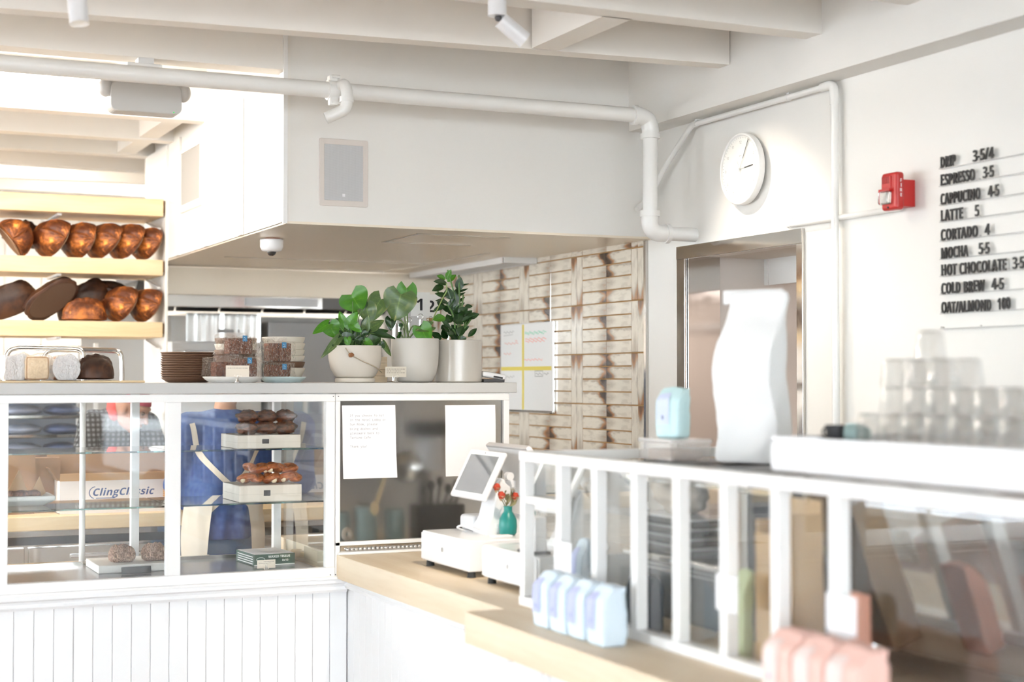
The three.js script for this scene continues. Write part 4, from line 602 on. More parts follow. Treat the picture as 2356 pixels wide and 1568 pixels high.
loaf([1.612, S2 + 0.086, -8.345], [0, 0.14, 1.10], 0.195, 0.105, 0.30, false, 'upright golden loaf in the middle of the lowest shelf', g2);
loaf([1.744, S2 + 0.084, -8.345], [0, 0.12, 1.13], 0.185, 0.100, 0.30, false, 'golden loaf next to the white end panel on the lowest shelf', g2);
// loaves on the slab
const foil = phy({ color: lin(0.98, 0.97, 0.96), roughness: 0.2, transmission: 0.32, thickness: 0, bumpMap: crinkle, bumpScale: 0.004, side: THREE.DoubleSide });
const crumbTex = dataTex(128, 128, (u, v) => { const n = pn(u, v, 14) + 0.7 * pn(u, v, 40, 3), e = Math.max(Math.abs(u - 0.5), Math.abs(v - 0.5)) * 2, r = sstep(0.86, 0.98, e); return [0.93 + 0.1 * n - r * 0.25, 0.83 + 0.12 * n - r * 0.35, 0.68 + 0.14 * n - r * 0.4]; });
const clearFoil = phy({ color: lin(0.98, 0.97, 0.96), roughness: 0.1, transmission: 0.9, thickness: 0, bumpMap: crinkle, bumpScale: 0.006, side: THREE.DoubleSide });
function wrapped(x, w, h, d, label, slice, z, round) {
  const t = thing('wrapped_loaf', label, 'bread', [x, SY + 0.009, z]);
  mesh('bread', bump(softBox(w, h, d, 0.016, 20), (v) => { v.multiplyScalar(1 + 0.05 * fbm(v.x * 20 + x * 9, v.y * 20, v.z * 20, 3)); }).translate(0, h / 2, 0), slice ? std({ map: crumbTex, roughness: 0.8 }) : crustMat, t);
  mesh('cling_wrap', muv(bump(new THREE.BoxGeometry(w + 0.016, h + 0.012, d + 0.014, 12, 12, 12), (v) => { const n = fbm(v.x * 40 + x * 50, v.y * 40, v.z * 40, 3); v.x += n * 0.012; v.y += n * 0.012 + (v.y > 0 ? 0.006 * Math.sin(v.x * 90) : 0); v.z += n * 0.01; if (round) { const r = Math.hypot(v.x / (w * 0.62), v.y / (h * 0.62)); if (r > 1) { v.x /= r; v.y /= r; } } if (v.y < -h / 2) v.y = -h / 2; }).translate(0, h / 2 + 0.001, 0), 0.13), slice ? clearFoil : foil, t); }
wrapped(0.735, 0.055, 0.085, 0.12, 'wrapped bread end at the far left of the slab', false, -5.93);
wrapped(0.812, 0.085, 0.088, 0.12, 'wrapped square loaf with pale cut face on the slab', true, -5.90);
wrapped(0.912, 0.080, 0.088, 0.12, 'round bundle in crinkled film between square loaf and brown loaf', false, -5.89, true);
loaf([1.025, SY + 0.008, -5.92], [0, PI / 2, 0], 0.13, 0.080, 0.148, true, 'unwrapped brown loaf on the slab below the shelves');
// chrome cart behind the slab
{ const t = thing('bakery_cart', 'chrome tubular cart handle rising behind the wrapped loaves', 'cart', [0, 0, 0]);
  for (const [z, a, b] of [[-6.62, 0.793, 1.105], [-7.05, 1.0, 1.345]]) mesh('hoop', tube([[a, 1.50, z], [a, 1.60, z], [a + 0.008, 1.66, z], [a + 0.045, 1.68, z], [(a + b) / 2, 1.68, z], [b - 0.035, 1.678, z], [b - 0.006, 1.66, z], [b, 1.60, z], [b, 1.50, z]], 0.0115, 90, 12), M.chrome, t);
  mesh('cross_bar', cylBetween(V3(1.09, 1.676, -6.62), V3(1.315, 1.678, -7.05), 0.010), M.chrome, t);
  mesh('tray', extrude([[0.76, 6.6], [1.13, 6.6], [1.37, 7.07], [0.98, 7.07]], 0.025).rotateX(-PI / 2).translate(0, 1.475, 0), M.steel, t);
  for (const [x, z] of [[0.793, -6.63], [1.105, -6.63]]) mesh('leg', cylBetween(V3(x, 0, z), V3(x, 1.48, z), 0.0125), M.pipe, t); mesh('foot_bar', bx(0.78, 1.12, 0, 0.03, -6.9, -6.6, 0.004), M.steel, t); }

// ------------------------------------------------------------------ kitchen behind the case
{ const t = thing('work_bench', 'thick maple work bench over steel drawers behind the case', 'bench');
  mesh('bench_top', muv(bx(-1.2, 2.45, 0.873, 0.936, -7.95, -7.2, 0.004), 0.8), M.woodWarm, t);
  mesh('steel_cabinet', bx(-1.2, 2.45, 0.0, 0.80, -7.95, -7.30), M.steel, t); mesh('rail', bx(-1.2, 2.45, 0.845, 0.872, -7.9, -7.21, 0.002), M.steel, t); mesh('toe_gap', bx(-1.2, 2.45, 0.80, 0.845, -7.9, -7.32), M.black, t);
  for (let i = 0; i < 5; i++) { const d = mesh('drawer', bx(-1.18 + i * 0.72, -0.48 + i * 0.72, 0.55, 0.79, -7.30, -7.275, 0.003), M.steel, t); mesh('handle', bx(-1.0 + i * 0.72, -0.66 + i * 0.72, 0.74, 0.755, -7.275, -7.26, 0.003), M.chrome, d); } 
}
// film box with its lid up
{ const t = thing('film_box', 'open white cling film box with orange sun print on the bench', 'box', [1.388, 0.936, -7.40]);
  const tex = canvasTex(1024, 300, (c) => { c.fillStyle = '#eee6e0'; c.fillRect(0, 0, 1024, 300); c.fillStyle = '#2f4f86'; c.font = 'italic bold 92px sans-serif'; c.fillText('ClingClassic', 265, 140); c.strokeStyle = '#2f4f86'; c.lineWidth = 7; c.beginPath(); c.arc(300, 112, 55, 1.9, 4.6); c.stroke(); c.fillRect(300, 160, 160, 7); c.fillStyle = '#f0a033'; c.beginPath(); c.arc(935, 95, 48, PI, 0); c.fill(); for (let i = 0; i < 4; i++) { c.beginPath(); c.moveTo(870, 105 + i * 18); c.quadraticCurveTo(935, 66 + i * 18, 1000, 105 + i * 18); c.lineTo(985, 116 + i * 18); c.quadraticCurveTo(935, 88 + i * 18, 885, 116 + i * 18); c.fill(); } });
  const w = 0.275, h = 0.150, d = 0.12, cb = std({ color: lin(0.80, 0.74, 0.70), roughness: 0.8 });
  mesh('carton', [bx(-w, w, 0, 0.003, -d, d), bx(-w, -w + 0.003, 0, h, -d, d), bx(w - 0.003, w, 0, h, -d, d), bx(-w, w, 0, h, d - 0.003, d), bx(-w, w, 0, h, -d, -d + 0.003)], cb, t);
  mesh('print', new THREE.PlaneGeometry(2 * w, h).translate(0, h / 2, d + 0.001), std({ map: tex, roughness: 0.8 }), t);
  mesh('front_flap', turned(bx(-w, w, 0, 0.036, -0.002, 0.002), 0.35, 0, 0).translate(0, h, d), M.kraftLight, t);
  mesh('lid', turned(bx(-w - 0.02, w, 0, 0.135, -0.002, 0.002), -0.2, 0, 0).translate(0, h - 0.01, -d + 0.01), M.kraft, t); mesh('side_flap', turned(bx(-0.002, 0.002, 0, 0.07, -d, d * 0.6), 0, 0, 0.6).translate(-w, h, 0), M.kraft, t);
  mesh('film_roll', new THREE.CylinderGeometry(0.05, 0.05, 2 * w - 0.03, 24).rotateZ(PI / 2).translate(0, 0.06, 0), M.paper, t); }
function paperBag(name, label, pos, w, h, d, mat, opt = {}) {
  const t = thing(name, label, opt.cat || 'bag', pos, opt.group, opt.turn || 0);
  const g = bump(new THREE.BoxGeometry(w, h, d, 10, 16, 6), (v) => { const k = (v.y / h) + 0.5, pinch = opt.open ? 0 : sstep(0.78, 1, k); v.z *= 1 - 0.72 * pinch; v.x *= 1 - 0.05 * pinch + (opt.lean || 0) * 0; const n = fbm(v.x * 14 + pos[0] * 30, v.y * 14, v.z * 14 + pos[2] * 20, 3); v.x += n * (opt.rough ?? 0.012); v.z += n * (opt.rough ?? 0.012) * 0.8; v.x += (opt.lean || 0) * k * k; if (k < 0.03) { v.y = -h / 2; } });
  mesh('bag', muv(g.translate(0, h / 2, 0), 0.4), mat, t); return t;
}
paperBag('kraft_bag', 'tall brown kraft bag on the bench at the far left pane', [0.93, 0.936, -7.42], 0.17, 0.27, 0.12, M.kraft, { open: true });
paperBag('kraft_bag', 'brown kraft bag between the tall bag and the film box', [1.075, 0.936, -7.50], 0.13, 0.25, 0.12, M.kraft, { open: true });
// sheet pan rack
{ const t = thing('pan_rack', 'tall white rack of sheet pans behind the far left pane', 'rack', [1.27, 0, -9.05]);
  for (const [x, z] of [[-0.26, 0.28], [0.26, 0.28], [-0.26, -0.28], [0.26, -0.28]]) mesh('post', bx(x - 0.012, x + 0.012, 0, 1.75, z - 0.012, z + 0.012, 0.003), M.white, t);
  for (let i = 0; i < 9; i++) { const y = 0.60 + i * 0.105; const p = mesh('sheet_pan', [bx(-0.245, 0.245, y, y + 0.004, -0.28, 0.29), bx(-0.245, 0.245, y, y + 0.018, 0.285, 0.29), bx(-0.245, -0.24, y, y + 0.018, -0.28, 0.29), bx(0.24, 0.245, y, y + 0.018, -0.28, 0.29)], M.steel, t); } }
{ const t = thing('added_dark_cabinet', 'blue grey cabinet added behind the pan rack to darken the view', 'cabinet', [1.15, 0, -10.0]); const m = std({ color: lin(0.13, 0.16, 0.22), roughness: 0.4, metalness: 0.3 }); mesh('body', bx(-0.55, 0.50, 0.06, 1.62, -0.3, 0.3, 0.006), m, t); for (const x of [-0.28, 0.23]) { const d = mesh('door', bx(x - 0.24, x + 0.24, 0.1, 1.58, 0.3, 0.325, 0.004), m, t); mesh('handle', bx(x + 0.18, x + 0.2, 0.8, 1.05, 0.325, 0.345, 0.004), M.chrome, d); } mesh('plinth', bx(-0.5, 0.45, 0, 0.06, -0.28, 0.28), M.rubber, t); }  // dark box added to tone down the bright kitchen behind the rack
const blueWrap = std({ color: lin(0.07, 0.10, 0.21), roughness: 0.45 }), paleWrap = std({ color: lin(0.24, 0.28, 0.38), roughness: 0.4 });
for (let i = 0; i < 9; i++) for (const k of [0, 1]) { const m = single('dough_bag', bump(new THREE.SphereGeometry(1, 20, 12), (v) => { v.multiplyScalar(1 + 0.25 * fbm(v.x * 3 + i, v.y * 3 + k * 4, v.z * 3, 3)); v.x *= 0.10; v.y *= 0.032; v.z *= 0.13; }), k ? blueWrap : paleWrap, `${k ? 'blue grey' : 'pale blue'} wrapped dough on rack pan, ${['first', 'second', 'third', 'fourth', 'fifth', 'sixth', 'seventh', 'eighth', 'top'][i]} pan from the floor`, 'dough', 'wrapped dough on the pan rack', [1.16 + k * 0.21, 0.644 + i * 0.105, -8.90]); }
// shelving with jars at the back
{ const t = thing('storage_shelving', 'white wall shelving of jars at the back of the kitchen', 'shelving', [1.95, 0, -10.6]);
  for (const y of [0.7, 1.12, 1.5]) mesh('shelf', bx(-0.5, 0.55, y, y + 0.02, -0.2, 0.2, 0.003), M.white, t); for (const x of [-0.5, 0.53]) mesh('upright', bx(x, x + 0.025, 0, 1.75, -0.2, 0.2, 0.003), M.white, t); }
const jarCols = [lin(0.50, 0.58, 0.70), lin(0.75, 0.74, 0.70), lin(0.55, 0.42, 0.16), lin(0.15, 0.20, 0.30), lin(0.70, 0.72, 0.74)];
for (let i = 0; i < 8; i++) for (const y of [1.14, 1.52]) { const c = (i * 3 + (y > 1.3 ? 1 : 0)) % 5, t = thing('storage_jar', `${['pale blue', 'white', 'amber', 'navy', 'light grey'][c]} jar on the ${y > 1.3 ? 'upper' : 'middle'} kitchen shelf, ${['first', 'second', 'third', 'fourth', 'fifth', 'sixth', 'seventh', 'eighth'][i]} from the left`, 'jar', [1.52 + i * 0.115, y, -10.5], 'jars on the kitchen shelving'); const h = 0.16 + ((i * 7) % 5) * 0.022; mesh('jar', lathe([[0, 0], [0.038, 0], [0.042, 0.01], [0.042, h * 0.75], [0.025, h * 0.88], [0.025, h]], 20), std({ color: jarCols[c], roughness: 0.3 }), t); mesh('lid', new THREE.CylinderGeometry(0.028, 0.028, 0.02, 20).translate(0, h + 0.01, 0), M.white, t); }
struct('wall_kitchen', [bx(1.6, 3.5, 0, 1.95, -9.75, -9.68)], std({ color: lin(0.60, 0.59, 0.57), metalness: 0.5, roughness: 0.4 }));
for (let i = 0; i < 16; i++) struct('wall_plank', bx(-2.2 + i * 0.255, -1.955 + i * 0.255, 0, 3.1, -11.5, -11.485, 0.004), M.panel, scene.getObjectByName('wall_back'));
// exhaust hood and oven
{ const t = thing('exhaust_hood', 'stainless exhaust hood with a bright polished lip', 'hood');
  mesh('front_panel', muv(bx(1.806, 3.488, 2.02, 2.174, -8.66, -8.60), 0.5), M.steelSoft, t);
  mesh('lip', bx(1.83, 2.78, 1.953, 2.022, -8.62, -8.585, 0.003), M.steel, t); mesh('label_strip', bx(2.32, 2.75, 1.965, 2.012, -8.584, -8.582), std({ color: lin(0.62, 0.63, 0.65), roughness: 0.4, metalness: 0.3 }), t); mesh('lip', bx(2.78, 3.45, 1.953, 2.022, -8.64, -8.60, 0.003), std({ color: lin(0.16, 0.155, 0.15), metalness: 0.7, roughness: 0.4 }), t);
  mesh('canopy', [bx(1.806, 3.488, 2.12, 2.17, -9.68, -8.62)], M.darkGrey, t);
  for (let i = 0; i < 6; i++) mesh('baffle_filter', turned(bx(-0.13, 0.13, -0.13, 0.13, -0.012, 0.012, 0.003), 0.9, 0, 0).translate(1.96 + i * 0.27, 2.05, -9.25), std({ color: lin(0.12, 0.12, 0.12), metalness: 0.6, roughness: 0.45 }), t); }
{ const t = thing('deck_oven', 'polished steel deck oven glimpsed behind the brown plates', 'oven', [0, 0, 0]);
  mesh('oven_cap', bump(new THREE.BoxGeometry(0.45, 0.17, 0.40, 60, 4, 4), (v) => { if (v.z > 0.19) v.z += 0.0022 * Math.sin(v.x * 30) + 0.0008 * Math.sin(v.x * 83 + 1); }).translate(2.345, 1.86, -9.35), std({ color: lin(0.62, 0.62, 0.61), metalness: 1, roughness: 0.15 }), t); mesh('oven_body', bx(2.05, 2.60, 0.2, 1.775, -9.6, -9.22, 0.006), M.white, t); mesh('door', bx(2.12, 2.53, 1.45, 1.72, -9.22, -9.20, 0.004), M.steel, t); mesh('handle', cylBetween(V3(2.15, 1.69, -9.17), V3(2.5, 1.69, -9.17), 0.01), M.chrome, t);
  mesh('name_strip', bx(2.31, 2.44, 1.828, 1.85, -9.1495, -9.148), std({ color: lin(0.45, 0.45, 0.45), roughness: 0.5 }), t); }
{ const t = thing('steel_fridge', 'pale steel fridge side behind the trailing plant', 'fridge', [2.88, 0, -9.3]); mesh('body', bx(-0.26, 0.30, 0.05, 1.90, -0.3, 0.16, 0.006), std({ color: lin(0.42, 0.415, 0.41), metalness: 0.5, roughness: 0.45 }), t); mesh('door_seam', bx(-0.26, 0.30, 1.05, 1.055, 0.158, 0.162), M.darkGrey, t); mesh('handle', bx(-0.22, -0.20, 1.15, 1.5, 0.16, 0.19, 0.004), M.chrome, t); for (const x of [-0.2, 0.24]) mesh('foot', new THREE.CylinderGeometry(0.02, 0.02, 0.05, 12).translate(x, 0.025, 0), M.rubber, t); }

// ------------------------------------------------------------------ pastries in the case
const bunTex = dataTex(256, 128, (u, v) => { const n = pn(u, v, 9) + 0.6 * pn(u, v, 28, 3), w = 0.5 + 0.5 * Math.sin(u * 24 + 6 * pn(u, v, 4, 7)); const k = clamp(0.35 + 0.8 * n + 0.25 * w); return [0.20 + 0.36 * k, 0.10 + 0.22 * k, 0.05 + 0.11 * k]; });
const bunMat = phy({ map: bunTex, roughness: 0.55, bumpMap: bunTex, bumpScale: 0.008, clearcoat: 0.12, clearcoatRoughness: 0.4 });
const twistTex = dataTex(256, 128, (u, v) => { const n = pn(u, v, 8) + 0.6 * pn(u, v, 26, 3), k = clamp(0.5 + 1.0 * n); return [0.52 + 0.34 * k, 0.24 + 0.30 * k, 0.10 + 0.22 * k]; });
const twistMat = phy({ map: twistTex, roughness: 0.38, bumpMap: twistTex, bumpScale: 0.005, clearcoat: 0.4, clearcoatRoughness: 0.25 });
function displayBox(x0, x1, y, h, z1, label) { const t = thing('display_tray', label, 'tray'); mesh('tray_box', bx(x0, x1, y, y + h, z1 - 0.25, z1, 0.002), std({ color: lin(0.72, 0.66, 0.58), roughness: 0.7 }), t); mesh('finger_notch', bx((x0 + x1) / 2 - 0.028, (x0 + x1) / 2 - 0.002, y + h * 0.36, y + h * 0.70, z1, z1 + 0.0012, 0.0005), M.darkGrey, t); mesh('lid_line', bx(x0 - 0.0006, x1 + 0.0006, y + h * 0.45, y + h * 0.46, z1 - 0.2506, z1 + 0.0006), std({ color: lin(0.45, 0.40, 0.34), roughness: 0.9 }), t); }
displayBox(1.520, 1.765, 1.2895, 0.050, -5.715, 'pale tray box of dark buns on the upper glass shelf');
displayBox(1.528, 1.770, 1.0885, 0.062, -5.715, 'pale tray box of golden twists on the lower glass shelf');
function bun(x, y, z, r, sq, label, s) { single('morning_bun', bump(new THREE.SphereGeometry(1, 30, 22), (v) => { const n = fbm(v.x * 2.5 + s, v.y * 2.5, v.z * 2.5, 5), sw = 0.08 * Math.sin(Math.atan2(v.z, v.x) * 2 + v.y * 6); v.multiplyScalar(1 + 0.34 * n + sw); v.x *= r; v.y *= r * sq; v.z *= r; }), bunMat, label, 'bun', 'dark buns on the upper tray', [x, y, z]); }
[[1.575, 0], [1.648, 1], [1.722, 2]].forEach(([x, i]) => { bun(x, 1.366, -5.78, 0.044, 0.60, `dark glazed bun in the lower layer, ${['first', 'second', 'third'][i]} from the left`, i * 3.1); bun(x + 0.004, 1.408, -5.79, 0.043, 0.58, `dark glazed bun in the upper layer, ${['first', 'second', 'third'][i]} from the left`, i * 5.3 + 1); });
function twist(x, y, z, turn, label, s) {
  const t = thing('pastry_twist', label, 'pastry', [x, y, z], 'sugared twists on the lower tray', turn);
  mesh('dough', bump(new THREE.TorusKnotGeometry(0.026, 0.0175, 80, 14, 1, 2), (v) => { v.multiplyScalar(1 + 0.16 * fbm(v.x * 45 + s, v.y * 45, v.z * 45, 3)); v.z *= 0.8; }).rotateX(PI / 2).scale(1.05, 0.85, 0.95), twistMat, t);
  mesh('cut_end', new THREE.SphereGeometry(0.0115, 16, 12).scale(0.7, 1, 1).translate(-0.044, -0.006, 0.012), std({ color: lin(0.78, 0.66, 0.46), roughness: 0.8 }), t); }
[[1.588, 1.177, -5.775, 0.3], [1.668, 1.175, -5.77, 1.2], [1.738, 1.176, -5.775, 0.5], [1.612, 1.212, -5.80, 2.0], [1.680, 1.212, -5.80, 0.8], [1.728, 1.208, -5.82, 2.6]].forEach(([x, y, z, a], i) => twist(x, y, z, a, `golden sugared twist, ${['front left', 'front middle', 'front right', 'upper left', 'upper middle', 'upper right'][i]} of the pile`, i * 2.7));
// lower shelf: plate with brownie and paper triangles
{ const p = single('square_plate', bump(softBox(0.20, 0.022, 0.20, 0.01, 20), (v) => { const e = Math.max(Math.abs(v.x), Math.abs(v.z)) / 0.1; v.y += 0.018 * sstep(0.55, 1, e); }), std({ color: lin(0.74, 0.74, 0.70), roughness: 0.3 }), 'white square plate holding a brownie in the left pane', 'plate', null, [0.782, 1.0995, -5.95]);
  single('brownie_slice', muv(bump(softBox(0.11, 0.030, 0.09, 0.008, 20), (v) => { v.y += 0.010 * fbm(v.x * 50, 3, v.z * 50, 3); v.x += 0.008 * fbm(v.y * 60, v.z * 60, 4, 2); }), 0.06), brownieMat, 'dark brownie slab on the white square plate', 'brownie', null, [0.780, 1.124, -5.945]);
  for (const [x, z, s, l] of [[0.766, -6.02, 0.10, 'larger folded kraft paper triangle behind the brownie'], [0.838, -6.01, 0.075, 'smaller folded kraft paper triangle behind the brownie']]) { const m = single('paper_triangle', extrude([[-0.045 * s * 10, 0], [0.045 * s * 10, 0], [0.008, s]], 0.004, 0.0008), M.kraftLight, l, 'paper', null, [x, 1.112, z]); m.rotation.x = -0.15; } }
// case floor: white board with crumb cakes, black card, green box
single('serving_board', bx(-0.155, 0.155, 0, 0.030, -0.14, 0.14, 0.003), std({ color: lin(0.74, 0.72, 0.68), roughness: 0.4 }), 'white serving board on the case floor', 'board', null, [1.215, 0.8155, -6.13]);
const crumbMat = (() => { const t = dataTex(128, 128, (u, v) => { const n = pn(u, v, 22) + 0.8 * pn(u, v, 50, 3), k = clamp(0.5 + 1.2 * n); return [0.44 + 0.46 * k, 0.31 + 0.46 * k, 0.25 + 0.42 * k]; }); return std({ map: t, roughness: 0.9, bumpMap: t, bumpScale: 0.006 }); })();
[[1.165, 'left'], [1.290, 'right']].forEach(([x, w], i) => single('crumb_cake', muv(bump(softBox(0.095, 0.055, 0.075, 0.02, 20), (v) => { const n = fbm(v.x * 30 + i * 9, v.y * 30, v.z * 30, 4); v.y += (v.y > 0 ? 0.022 * n + 0.010 * Math.cos(v.x * 40) : 0); v.x += 0.012 * n; v.z += 0.008 * n; if (v.y < -0.0275) v.y = -0.0275; }), 0.08), crumbMat, `crumb topped cake piece on the ${w} half of the white board`, 'cake', 'crumb cakes on the white board', [x, 0.8735, -6.09]));
single('label_card', turned(bx(-0.055, 0.055, 0, 0.026, -0.004, 0.004, 0.001), -0.2, 0, 0), M.darkGrey, 'small black label card before the white board', 'card', null, [1.19, 0.8175, -5.93]);
{ const t = thing('tissue_box', 'green box of waxed tissue on the case floor', 'box', [1.735, 0.8155, -6.09], null, 0.06); const green = std({ color: lin(0.018, 0.075, 0.05), roughness: 0.45 }), w = 0.085, h = 0.045, d = 0.11;
  mesh('carton', bx(-w, w, 0, h, -d, d, 0.001), green, t); mesh('carton_top', bx(-w + 0.004, w - 0.004, h, h + 0.001, -d + 0.004, d - 0.004), M.paper, t);
  const ft = canvasTex(512, 136, (c) => { c.fillStyle = '#1f4a3a'; c.fillRect(0, 0, 512, 136); c.fillStyle = '#eef2ee'; c.font = 'bold 40px sans-serif'; c.fillText('WAXED TISSUE', 175, 44); c.font = 'bold 36px sans-serif'; c.fillText('8x10', 350, 92); c.fillRect(0, 122, 512, 14); c.lineWidth = 5; c.strokeStyle = '#dfe8e0'; c.beginPath(); c.ellipse(80, 62, 52, 26, 0, 0, 7); c.stroke(); });
  mesh('front_print', new THREE.PlaneGeometry(2 * w - 0.002, h - 0.001).translate(0, h / 2, d + 0.0008), std({ map: ft, roughness: 0.5 }), t);
  for (let i = 0; i < 4; i++) mesh('side_stripe', bx(-w - 0.0008, -w, 0.006 + i * 0.009, 0.0095 + i * 0.009, -d + 0.02, d - 0.015), M.paper, t); mesh('tissue', turned(new THREE.PlaneGeometry(0.07, 0.05, 6, 4), -PI / 2 + 0.1, 0, 0).translate(0.01, h + 0.006, 0.02), M.paper, t); }
cardStand(1.672, 0.8155, -5.855, 0.072, 0.032, lines(2), 'cream card on the case floor before the green box', 0, 0.006);
{ const t = thing('wooden_scoop', 'small wooden brush lying at the back corner of the case', 'brush', [1.80, 0.8155, -6.22], null, 0.5); mesh('handle', bx(-0.06, 0.06, 0, 0.018, -0.015, 0.015, 0.006), M.woodWarm, t); mesh('bristles', bx(0.02, 0.06, 0.0, 0.03, -0.018, 0.018, 0.004), M.kraft, t); }

// ------------------------------------------------------------------ the two bakers
const smin = (a, b, k) => { const h = clamp(0.5 + 0.5 * (b - a) / k); return b + (a - b) * h - k * h * (1 - h); };
function capsule(p, a, b, ra, rb) { const ax = p.x - a[0], ay = p.y - a[1], az = p.z - a[2], bx_ = b[0] - a[0], by_ = b[1] - a[1], bz_ = b[2] - a[2], h = clamp((ax * bx_ + ay * by_ + az * bz_) / (bx_ * bx_ + by_ * by_ + bz_ * bz_ + 1e-9)); const dx = ax - bx_ * h, dy = ay - by_ * h, dz = az - bz_ * h; return Math.sqrt(dx * dx + dy * dy + dz * dz) - (ra + (rb - ra) * h); }
function ell(p, c, r) { const x = (p.x - c[0]) / r[0], y = (p.y - c[1]) / r[1], z = (p.z - c[2]) / r[2], k = Math.sqrt(x * x + y * y + z * z); return (k - 1) * Math.min(...r); }
function sdfMesh(center, half, res, f) {
  const mc = new MarchingCubes(res, M.white, false, false, 120000); mc.isolation = 0; const n = mc.size, hs = n / 2, p = { x: 0, y: 0, z: 0 };
  for (let k = 0; k < n; k++) for (let j = 0; j < n; j++) for (let i = 0; i < n; i++) { p.x = center[0] + (i - hs) / hs * half; p.y = center[1] + (j - hs) / hs * half; p.z = center[2] + (k - hs) / hs * half; mc.field[i + j * n + k * n * n] = -f(p); }
  mc.update(); const g = new THREE.BufferGeometry(); g.setAttribute('position', new THREE.BufferAttribute(mc.positionArray.slice(0, mc.count * 3), 3)); g.scale(half, half, half); g.translate(...center); g.deleteAttribute('normal'); const m = mergeVertices(g, 1e-5); m.computeVertexNormals(); return m;
}
const bones = (p, L, k) => { let d = 1e9; for (const [a, b, ra, rb] of L) d = smin(d, capsule(p, a, b, ra, rb), k); return d; };
function handBones(w, dir, side, curl) { // palm and five fingers from the wrist w along dir (horizontal), fingers bend down
  const o = [], D = V3(...dir).normalize(), S = V3(0, 1, 0).cross(D).normalize().multiplyScalar(side), W = V3(...w), pt = (a, b, c) => W.clone().addScaledVector(D, a).addScaledVector(S, b).add(V3(0, c, 0)).toArray();
  o.push([pt(0, 0, 0), pt(0.06, 0.018, -0.004), 0.024, 0.020], [pt(0.01, 0, 0), pt(0.06, -0.022, -0.004), 0.022, 0.018]);
  [[0.030, 0.062], [0.010, 0.070], [-0.011, 0.066], [-0.030, 0.052]].forEach(([s, l]) => { o.push([pt(0.065, s, -0.003), pt(0.065 + l * 0.5, s * 1.1, -0.006), 0.0095, 0.009], [pt(0.065 + l * 0.5, s * 1.1, -0.006), pt(0.065 + l * (1 - curl * 0.3), s * 1.12, -0.012 - curl * 0.02), 0.009, 0.0075]); });
  o.push([pt(0.012, 0.028, -0.002), pt(0.045, 0.055, -0.008), 0.012, 0.010], [pt(0.045, 0.055, -0.008), pt(0.072, 0.060, -0.014), 0.010, 0.008]); return o;
}
function headField(p, c, R, yaw, pitch) { // local frame: +z is where the face points
  const q = V3(p.x - c[0], p.y - c[1], p.z - c[2]).applyEuler(new THREE.Euler(0, -yaw, 0)).applyEuler(new THREE.Euler(-pitch, 0, 0));
  let d = ell(q, [0, 0.02, -0.01], [0.073, 0.098, 0.092]); d = smin(d, ell(q, [0, -0.045, 0.028], [0.055, 0.062, 0.058]), 0.03); d = smin(d, ell(q, [0, -0.094, 0.055], [0.022, 0.018, 0.02]), 0.02);
  d = smin(d, capsule(q, [0, 0.012, 0.085], [0, -0.028, 0.104], 0.008, 0.013), 0.012); d = smin(d, ell(q, [0, -0.060, 0.084], [0.022, 0.007, 0.010]), 0.006); d = smin(d, ell(q, [0, 0.034, 0.074], [0.05, 0.010, 0.018]), 0.015);
  for (const s of [-1, 1]) { d = Math.max(d, -ell(q, [s * 0.030, 0.010, 0.094], [0.014, 0.009, 0.010])); d = smin(d, ell(q, [s * 0.075, -0.01, -0.008], [0.010, 0.028, 0.018]), 0.008); } return d;
}
function headParts(t, c, yaw, pitch) { const q = (x, y, z) => V3(x, y, z).applyEuler(new THREE.Euler(pitch, 0, 0)).applyEuler(new THREE.Euler(0, yaw, 0)).add(V3(...c)); for (const s of [-1, 1]) { const e = q(s * 0.030, 0.010, 0.078); mesh('eye', new THREE.SphereGeometry(0.0105, 14, 10).translate(e.x, e.y, e.z), std({ color: lin(0.10, 0.06, 0.04), roughness: 0.2 }), t); } }
const skin1 = std({ color: lin(0.36, 0.18, 0.11), roughness: 0.55 }), skin2 = std({ color: lin(0.50, 0.28, 0.18), roughness: 0.55 });
